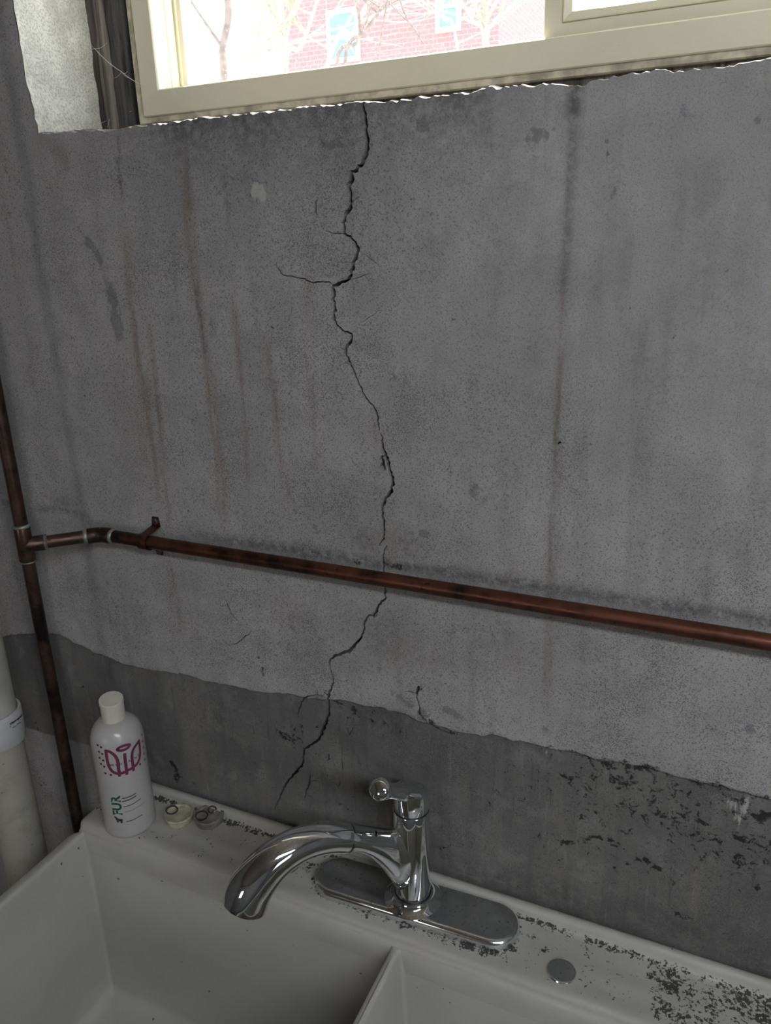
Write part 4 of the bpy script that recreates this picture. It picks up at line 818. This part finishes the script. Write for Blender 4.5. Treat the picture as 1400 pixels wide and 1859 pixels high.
# spout lies in a vertical plane from the body out over the left basin
tip = onZ(443, 1640, 0.985); hd = np.array([tip[0] - FXC, tip[1] - FYC]); RL = np.linalg.norm(hd); hd /= RL; nrm2 = np.array([-hd[1], hd[0]])
def on_plane(px, py):
    d = ray(px, py); o = CAM[:2] - np.array([FXC, FYC]); t = -(o @ nrm2) / (d[:2] @ nrm2); p = CAM + d * t; return ((p[:2] - [FXC, FYC]) @ hd, p[2])
def sp(s, z, w=0.0): return Vector((FXC + hd[0] * s + nrm2[0] * w, FYC + hd[1] * s + nrm2[1] * w, z))
sj, zj = on_plane(632, 1522); rj = 0.0162
bm = bmesh.new(); rings = []
neck = [(0.004, 0.9580, 0.047, 0.0175), (0.016, 0.9590, 0.0450, 0.0172), (0.024, 0.9630, 0.0395, 0.0170)]
for t in (0.15, 0.3, 0.45, 0.6, 0.8, 0.94, 1.0):
    s = 0.024 + (sj - 0.024) * t; zt = 1.0025 + (zj + rj - 1.0025) * t; e = 1 - (1 - t) ** 1.7; zb = 0.9235 + (zj - rj - 0.9235) * e; neck.append((s, (zt + zb) / 2, (zt - zb) / 2, 0.0170 + (rj - 0.0170) * t))
for s, zc, hz, hw in neck:
    rings.append([bm.verts.new(sp(s, zc + hz * math.cos(2 * math.pi * k / 36), hw * math.sin(2 * math.pi * k / 36))) for k in range(36)])
for a, b in zip(rings, rings[1:]):
    for k in range(36): bm.faces.new((a[k], a[(k + 1) % 36], b[(k + 1) % 36], b[k]))
bm.faces.new(rings[0]); bm.faces.new(rings[-1][::-1])
nk = bm_obj('spout_neck', bm, M_CHROME, fa, smooth=True)
cpx = [(630, 1522), (600, 1521), (568, 1526), (535, 1538), (502, 1559), (474, 1587), (455, 1613), (444, 1640)]
cs = [on_plane(*p) for p in cpx]; path = smooth_path([(sp(*c)) for c in cs], 5); nP = len(path); rad = [float(np.interp(i / (nP - 1), [0, 0.12, 0.35, 0.6, 0.8, 0.95, 1.0], [0.0163, 0.0166, 0.0178, 0.0205, 0.0232, 0.0242, 0.0240])) for i in range(nP)]
t0 = (Vector(path[1]) - Vector(path[0])).normalized()
solder_p = Vector(path[0]); bm = bmesh.new(); add_tube(bm, [solder_p + t0 * k for k in (-0.0022, -0.002, 0.002, 0.0022)], [0.0140, 0.0150, 0.0150, 0.0140], 32); bm_obj('seal_ring', bm, M_BLACK, fa, smooth=True)
bm = bmesh.new(); path2 = [Vector(path[0]) + t0 * 0.0012] + [Vector(p) for p in path[1:]]; rad[0] *= 0.985
rg = add_tube(bm, path2, rad, 40, cap=True); shd = bm_obj('spray_head', bm, M_CHROME, fa, smooth=True)
te = (Vector(path[-1]) - Vector(path[-2])).normalized(); pe = Vector(path[-1])
bm = bmesh.new(); add_tube(bm, [pe + te * 0.0002, pe + te * 0.0015, pe + te * 0.0022], [0.0205, 0.0205, 0.0190], 32); nz = bm_obj('nozzle_face', bm, M_NOZZLE, None, smooth=True); nz.parent = shd; nz.matrix_parent_inverse = Matrix.Translation(-parent_world(shd))
# dark grip pad under the spray head
iu = int(nP * 0.52); pu = Vector(path[iu]); tu = (Vector(path[iu + 1]) - pu).normalized(); side = Vector((nrm2[0], nrm2[1], 0)); dnv = tu.cross(side).normalized(); dnv = dnv if dnv.z < 0 else -dnv
bm = bmesh.new(); add_tube(bm, [pu + dnv * (rad[iu] - 0.004 + 0.0052 * math.sin(math.pi * t)) + tu * (t - 0.5) * 0.044 for t in np.linspace(0.02, 0.98, 9)], [(0.0025, 0.0025 + 0.006 * math.sin(math.pi * t)) for t in np.linspace(0.05, 0.95, 9)], 16); gp = bm_obj('grip_pad', bm, M_BLACK, None, smooth=True); gp.parent = shd; gp.matrix_parent_inverse = Matrix.Translation(-parent_world(shd))

# ------------------------------------------------------------------ shampoo bottle
b0 = onZ(238, 1494, ZD); BX, BY, BR = b0[0], b0[1], 0.0335; bz = ZD + 0.0006
bt = empty('shampoo_bottle', (BX, BY, bz)); tag(bt, 'white plastic shampoo bottle with plum winged emblem standing on the sink ledge', 'bottle')
prof = [(0.0, bz), (BR - 0.006, bz), (BR - 0.0025, bz + 0.001), (BR - 0.0006, bz + 0.0035), (BR, bz + 0.008)] + [(BR, bz + h) for h in (0.04, 0.08, 0.12, 0.136)]
prof += [(BR - (BR - 0.0135) * (1 - math.cos(math.radians(a))) ** 1.0, bz + 0.136 + 0.030 * math.sin(math.radians(a))) for a in (12, 24, 36, 48, 60, 72, 84)] + [(0.0125, bz + 0.167), (0.0125, bz + 0.17)]
body = lathe_obj('bottle_body', prof, BX, BY, M_BOTTLE, bt, 64)
# disc-top cap with a slanted lid
bm = bmesh.new(); seg = 48; rings = []; tw = Vector((0.74, -0.67, 0))
for t, rr in ((0, 0.0140), (0.02, 0.0146), (0.80, 0.0146), (0.805, 0.0152), (0.97, 0.0152), (1.0, 0.0144), (1.0, 0.0)):
    rg = []
    for k in range(seg):
        a = 2 * math.pi * k / seg; d = Vector((math.cos(a), math.sin(a), 0)); top = bz + 0.1945 - 0.0028 * d.dot(tw) * rr / 0.0152 - (0.0012 if rr == 0 else 0); rg.append(bm.verts.new((BX + rr * d.x, BY + rr * d.y, bz + 0.1655 + (top - bz - 0.1655) * t)))
    rings.append(rg)
for a, b in zip(rings, rings[1:]):
    for k in range(seg): bm.faces.new((a[k], a[(k + 1) % seg], b[(k + 1) % seg], b[k]))
bmesh.ops.remove_doubles(bm, verts=bm.verts[:], dist=1e-6); bm_obj('bottle_cap', bm, M_CAP, bt, smooth=True)
RD2 = BR + 0.00025; D = Decal(BX, BY, RD2); K = lambda a, b: D.hit(*crp(a, b, 12.73, 170, 1330)); PXM = 0.00075
st = 0.0041
D.stroke([K(280, 425), K(300, 560), K(325, 700), K(365, 810), K(430, 900), K(510, 945), K(590, 955), K(680, 935), K(770, 890), K(850, 850), K(920, 805), K(990, 745), K(1045, 650), K(1072, 540), K(1072, 400), K(1062, 290), K(1050, 195)], st)
D.stroke([K(280, 425), K(370, 450), K(470, 520), K(535, 610), K(565, 720), K(580, 860), K(598, 1000)], st); D.stroke([K(1050, 195), K(990, 280), K(920, 390), K(890, 500), K(890, 610), K(905, 730), K(925, 870)], st)
D.stroke([K(718, 510), K(735, 680), K(755, 830), K(770, 955)], st); D.stroke([K(545, 400), K(600, 350), K(700, 310), K(800, 285), K(835, 295), K(800, 350), K(720, 400), K(620, 425), K(560, 415), K(545, 400)], st * 0.9); D.build('winged_emblem', M_PLUM, body)
D = Decal(BX, BY, RD2)
for a, b in [(170, 345), (197, 500), (220, 650), (247, 795), (270, 945), (398, 985), (1113, 55), (1130, 200), (1150, 345), (1165, 490), (1180, 630), (1075, 735), (90, 295), (125, 450), (140, 590), (170, 730)]: D.dot(K(a, b), 0.0017)
D.build('dotted_border', M_INK, body)['kind'] = 'stuff'
D = Decal(BX, BY, RD2 + 0.0001); a, b = K(380, 785), K(1075, 520); o0 = np.array(a); span = b[0] - a[0]; hh = a[1]
lets = 'WILDPAINT'; us = [K(x, y)[0] for x, y in [(375, 785), (450, 785), (510, 785), (600, 770), (705, 740), (805, 700), (890, 660), (940, 600), (1020, 530)]]
for ch, u in zip(lets, us): D.text(ch, (u, hh), (1, 0), 0.0046, 0.00012)
D.build('brand_lettering', M_INK, body)
D = Decal(BX, BY, RD2); K2 = lambda a, b: D.hit(*crp(a, b, 15.556, 190, 1420)); p0 = np.array(K2(500, 950)); p1 = np.array(K2(425, 400)); D.text('FUR', tuple(p0), tuple(p1 - p0), 0.0172, 0.0006); D.build('green_lettering', M_GREEN, body)
D = Decal(BX, BY, RD2)
for pts, w in [([K2(300, 995), K2(325, 1020), K2(345, 1045)], 0.0030), ([K2(340, 1040), K2(362, 1070), K2(372, 1130)], 0.0026), ([K2(350, 1055), K2(410, 1078), K2(470, 1085)], 0.0040), ([K2(455, 1085), K2(485, 1062), K2(492, 1055)], 0.0016), ([K2(462, 1080), K2(474, 1115), K2(480, 1150)], 0.0026)]: D.stroke(pts, w)
D.build('dog_silhouette', M_INK, body)
D = Decal(BX, BY, RD2)
def wordline(pts, w, gap):
    P = [np.array(K2(*p)) for p in pts]; L = smooth_path(P, 8); i = 0; k = 0
    while i < len(L) - 1:
        n = rng.choice((2, 3, 4)); seg_ = L[i:i + n + 1]
        if len(seg_) >= 2: D.stroke([tuple(seg_[0]), tuple(seg_[-1])], w)
        i += n + gap
wordline([(505, 465), (600, 450), (690, 420), (780, 380), (890, 310)], 0.0014, 1); wordline([(510, 555), (620, 530), (720, 490), (800, 450), (890, 390)], 0.0016, 1); wordline([(540, 705), (640, 685), (760, 640), (880, 570), (1020, 470)], 0.0011, 1); wordline([(620, 1118), (720, 1100), (840, 1055), (950, 990), (1060, 930)], 0.0012, 1); D.build('small_print', M_INK, body)['kind'] = 'stuff'
D = Decal(BX, BY, RD2); wordline([(570, 855), (700, 825), (830, 770), (980, 680), (1115, 575)], 0.0011, 1); D.build('faint_print', M_GREY_INK, body)['kind'] = 'stuff'

# ------------------------------------------------------------------ two old sink plugs beside the bottle
def plug(px, py, r, mat, label, ringpx, double):
    c = onZ(px, py, ZD + 0.004); e = empty('sink_plug', (c[0], c[1], ZD)); tag(e, label, 'sink plug'); z = ZD + 0.0006
    pb = lathe_obj('plug_body', [(0.0, z), (r * 0.86, z), (r * 0.90, z + 0.001), (r * 0.97, z + 0.0085), (r, z + 0.0105), (r * 0.97, z + 0.0120), (r * 0.82, z + 0.0118), (r * 0.78, z + 0.0095), (r * 0.3, z + 0.0092), (0.0, z + 0.0105)], c[0], c[1], mat, e, 40)
    zc = z + 0.0125
    for k, (a, b, rr, ti) in enumerate(ringpx):
        p = onZ(a, b, zc); bm = bmesh.new(); R = []
        ax = Vector((1, 0.3, 0)).normalized(); ay = Vector((-0.3 * math.cos(ti), math.cos(ti), math.sin(ti))).normalized()
        pts = [Vector(p) + ax * rr * math.cos(t) + ay * rr * 0.8 * math.sin(t) for t in np.linspace(0, 2 * math.pi * 0.97, 26)]; add_tube(bm, pts, 0.0011, 8); bm_obj('wire_ring', bm, M_RING, e, smooth=True)
plug(326, 1485, 0.0200, M_STOP_A, 'yellowed rubber sink plug with a wire ring lying next to the bottle', [(312, 1471, 0.0078, 0.25)], False)
plug(380, 1487, 0.0205, M_STOP_B, 'grey rubber sink plug with two linked wire rings beside the yellowed plug', [(366, 1481, 0.0082, 0.3), (385, 1470, 0.0055, 0.55)], True)

# ------------------------------------------------------------------ outside the window
gr = box_obj('ground', (-14, 0.27, 1.45), (14, 40, 1.55), M_GRASS); struct(gr, 'pale snowy yard outside the basement window', 'ground')
HY = 20.0
def hx(px, py=60): p = onY(px, py, HY); return p[0], p[2]
house = empty('brick_house', (0, HY, 1.55)); tag(house, 'red brick house with white trimmed windows seen through the left window pane', 'house')
X0h, X1h = hx(518)[0], hx(905)[0]
box_obj('brick_front', (X0h, HY, 1.55), (X1h, HY + 8, 12.5), M_BRICK, house)
bm = bmesh.new(); vv = [bm.verts.new(p) for p in ((X0h - .3, HY - .4, 12.5), (X1h + .3, HY - .4, 12.5), (X1h + .3, HY + 8.4, 12.5), (X0h - .3, HY + 8.4, 12.5), (X0h - .3, HY + 4, 15), (X1h + .3, HY + 4, 15))]
for f in ((0, 1, 5, 4), (2, 3, 4, 5), (1, 2, 5), (3, 0, 4), (3, 2, 1, 0)): bm.faces.new([vv[i] for i in f])
bm_obj('roof', bm, M_ROOF, house)
for (xa, ya, xb, yb) in [(597, 118, 652, 12), (792, 62, 838, -40)]:
    a, b = onY(xa, ya, HY), onY(xb, yb, HY); wd = empty('house_window', (a[0], HY, a[2])); wd.parent = house; wd.matrix_parent_inverse = Matrix.Translation(-parent_world(house)); wd.location = (0, 0, 0)
    x0, x1, z0, z1 = a[0], b[0], a[2], b[2]; bm = bmesh.new(); t = 0.11
    for lo, hi in (((x0, z0), (x0 + t, z1)), ((x1 - t, z0), (x1, z1)), ((x0 + t, z0), (x1 - t, z0 + t)), ((x0 + t, z1 - t), (x1 - t, z1)), ((x0 + t, (z0 + z1) / 2 - .04), (x1 - t, (z0 + z1) / 2 + .04))): add_box(bm, (lo[0], HY - 0.07, lo[1]), (hi[0], HY + 0.02, hi[1]))
    COL.objects.unlink(wd); bpy.data.objects.remove(wd)
    fr = bm_obj('window_frame', bm, M_TRIM, house); pn = box_obj('pane', (x0 + t, HY - 0.02, z0 + t), (x1 - t, HY + 0.005, z1 - t), M_BLUEPANE); pn.parent = fr; pn.matrix_parent_inverse = Matrix.Translation(-parent_world(fr))
def limb(bm, p, d, length, r, depth, spread, tips, r_):
    n = 6; pts = [Vector(p)]; d = Vector(d).normalized(); rr = [r]
    for k in range(n):
        d = (d + Vector((r_.uniform(-1, 1), r_.uniform(-1, 1), r_.uniform(-.6, .8))) * 0.16).normalized(); pts.append(pts[-1] + d * length / n); rr.append(max(r * (1 - 0.6 * (k + 1) / n), r * 0.3))
    add_tube(bm, pts, rr, 6 if r > 0.02 else 5)
    if depth == 0: tips.append(pts[-1]); return
    for k in range(r_.choice((2, 3, 3))):
        i = r_.randint(2, n); nd = (d + Vector((r_.uniform(-1, 1), r_.uniform(-.6, .6), r_.uniform(-.4, .7))) * spread).normalized(); limb(bm, pts[i], nd, length * r_.uniform(.5, .8), rr[i] * 0.8, depth - 1, spread, tips, r_)
def tree(name, label, cat, chains, Y, mat, depth, leaves, seed, lsz=6):
    """chains: pixel polylines at depth Y, with the half-width in pixels at foot and top"""
    r_ = random.Random(seed); base = onY(*chains[0][0][0], Y); e = empty(name, (base[0], Y, 1.55)); tag(e, label, cat); tips = []; k1 = (Y + 0.7) / F_PX; sc = Y / 3.2; lsz *= k1
    for pts, r0, r1, nb in chains:
        r0 *= k1; r1 *= k1
        P = [Vector(onY(x, y, Y)) + Vector((0, r_.uniform(-.02, .02) * Y if i else 0, 0)) for i, (x, y) in enumerate(pts)]
        lowp = P[0].copy(); lowp.z = 1.5; lowp.x = P[0].x + (base[0] - P[0].x) * 0.8
        S = [Vector(q) for q in smooth_path([lowp] + P, 5)]; bm = bmesh.new(); n = len(S); add_tube(bm, S, [r0 + (r1 - r0) * i / (n - 1) for i in range(n)], 9)
        for k in range(nb):
            i = r_.randint(n // 3, n - 1); a = r_.uniform(0, 6.28); limb(bm, S[i], Vector((math.cos(a), 0.35 * math.sin(a), r_.uniform(.2, 1.2))), r_.uniform(.3, .7) * sc, r0 * 0.45, depth, 0.9, tips, r_)
        bm_obj('stem', bm, mat, e, smooth=True)
    if leaves:
        v, f = [], []
        for t in tips:
            for k in range(leaves):
                if r_.random() < .45: continue
                c = t + Vector([r_.uniform(-.05, .05) * sc for _ in range(3)]); u = Vector([r_.uniform(-1, 1) for _ in range(3)]).normalized(); w = u.orthogonal().normalized(); b = len(v); v += [c - u * lsz, c + w * lsz * .5, c + u * lsz, c - w * lsz * .5]; f.append((b, b + 1, b + 2, b + 3))
        if f: o = mesh_obj('leaves', v, f, M_LEAF, e); o['kind'] = 'stuff'
tree('bare_tree', 'slim grey bare tree trunk close outside the left pane', 'tree', [([(408, 150), (411, 90), (414, 30), (413, -40), (416, -160)], 7.5, 5.5, 2)], 2.0, M_BARK, 1, 0, 3)
tree('dark_sapling', 'dark forked sapling standing in front of the house window', 'tree', [([(610, 130), (648, 80), (655, 40), (648, -30)], 4.0, 2.4, 4), ([(625, 125), (662, 60), (690, 15), (720, -40)], 4.0, 2.2, 4), ([(700, 20), (740, 40), (780, 90)], 2.2, 1.4, 3)], 3.4, M_BARK, 1, 0, 9)
tree('tan_shrub', 'tan multi-stemmed leafless shrub between the slim tree and the brick house', 'shrub', [([(448, 150), (470, 100), (495, 60), (525, 20), (550, -60)], 7.5, 5, 6), ([(392, 150), (402, 90), (425, 20), (440, -60)], 4, 2.2, 4), ([(515, 130), (535, 85), (560, 40), (590, -40)], 5, 2.4, 8), ([(600, 100), (635, 60), (665, 30), (700, -30)], 5, 2.4, 8), ([(490, 20), (545, 60), (600, 90)], 2.2, 1.4, 5), ([(520, 140), (528, 80), (520, 10), (530, -50)], 3, 2, 4)], 5.2, M_TWIG, 2, 1, 5, 4)
tree('orange_leaved_bush', 'spreading bush with orange leaves beside the meeting stile of the window', 'bush', [([(884, 92), (882, 60), (878, 20), (872, -40)], 4.5, 2.8, 9), ([(884, 92), (893, 50), (905, 10), (920, -40)], 3.5, 2, 9), ([(880, 92), (862, 40), (840, 0), (820, -40)], 3.2, 1.8, 9), ([(830, 80), (812, 40), (800, 0)], 3, 1.6, 7)], 7.6, M_TWIG, 2, 3, 12, 5)
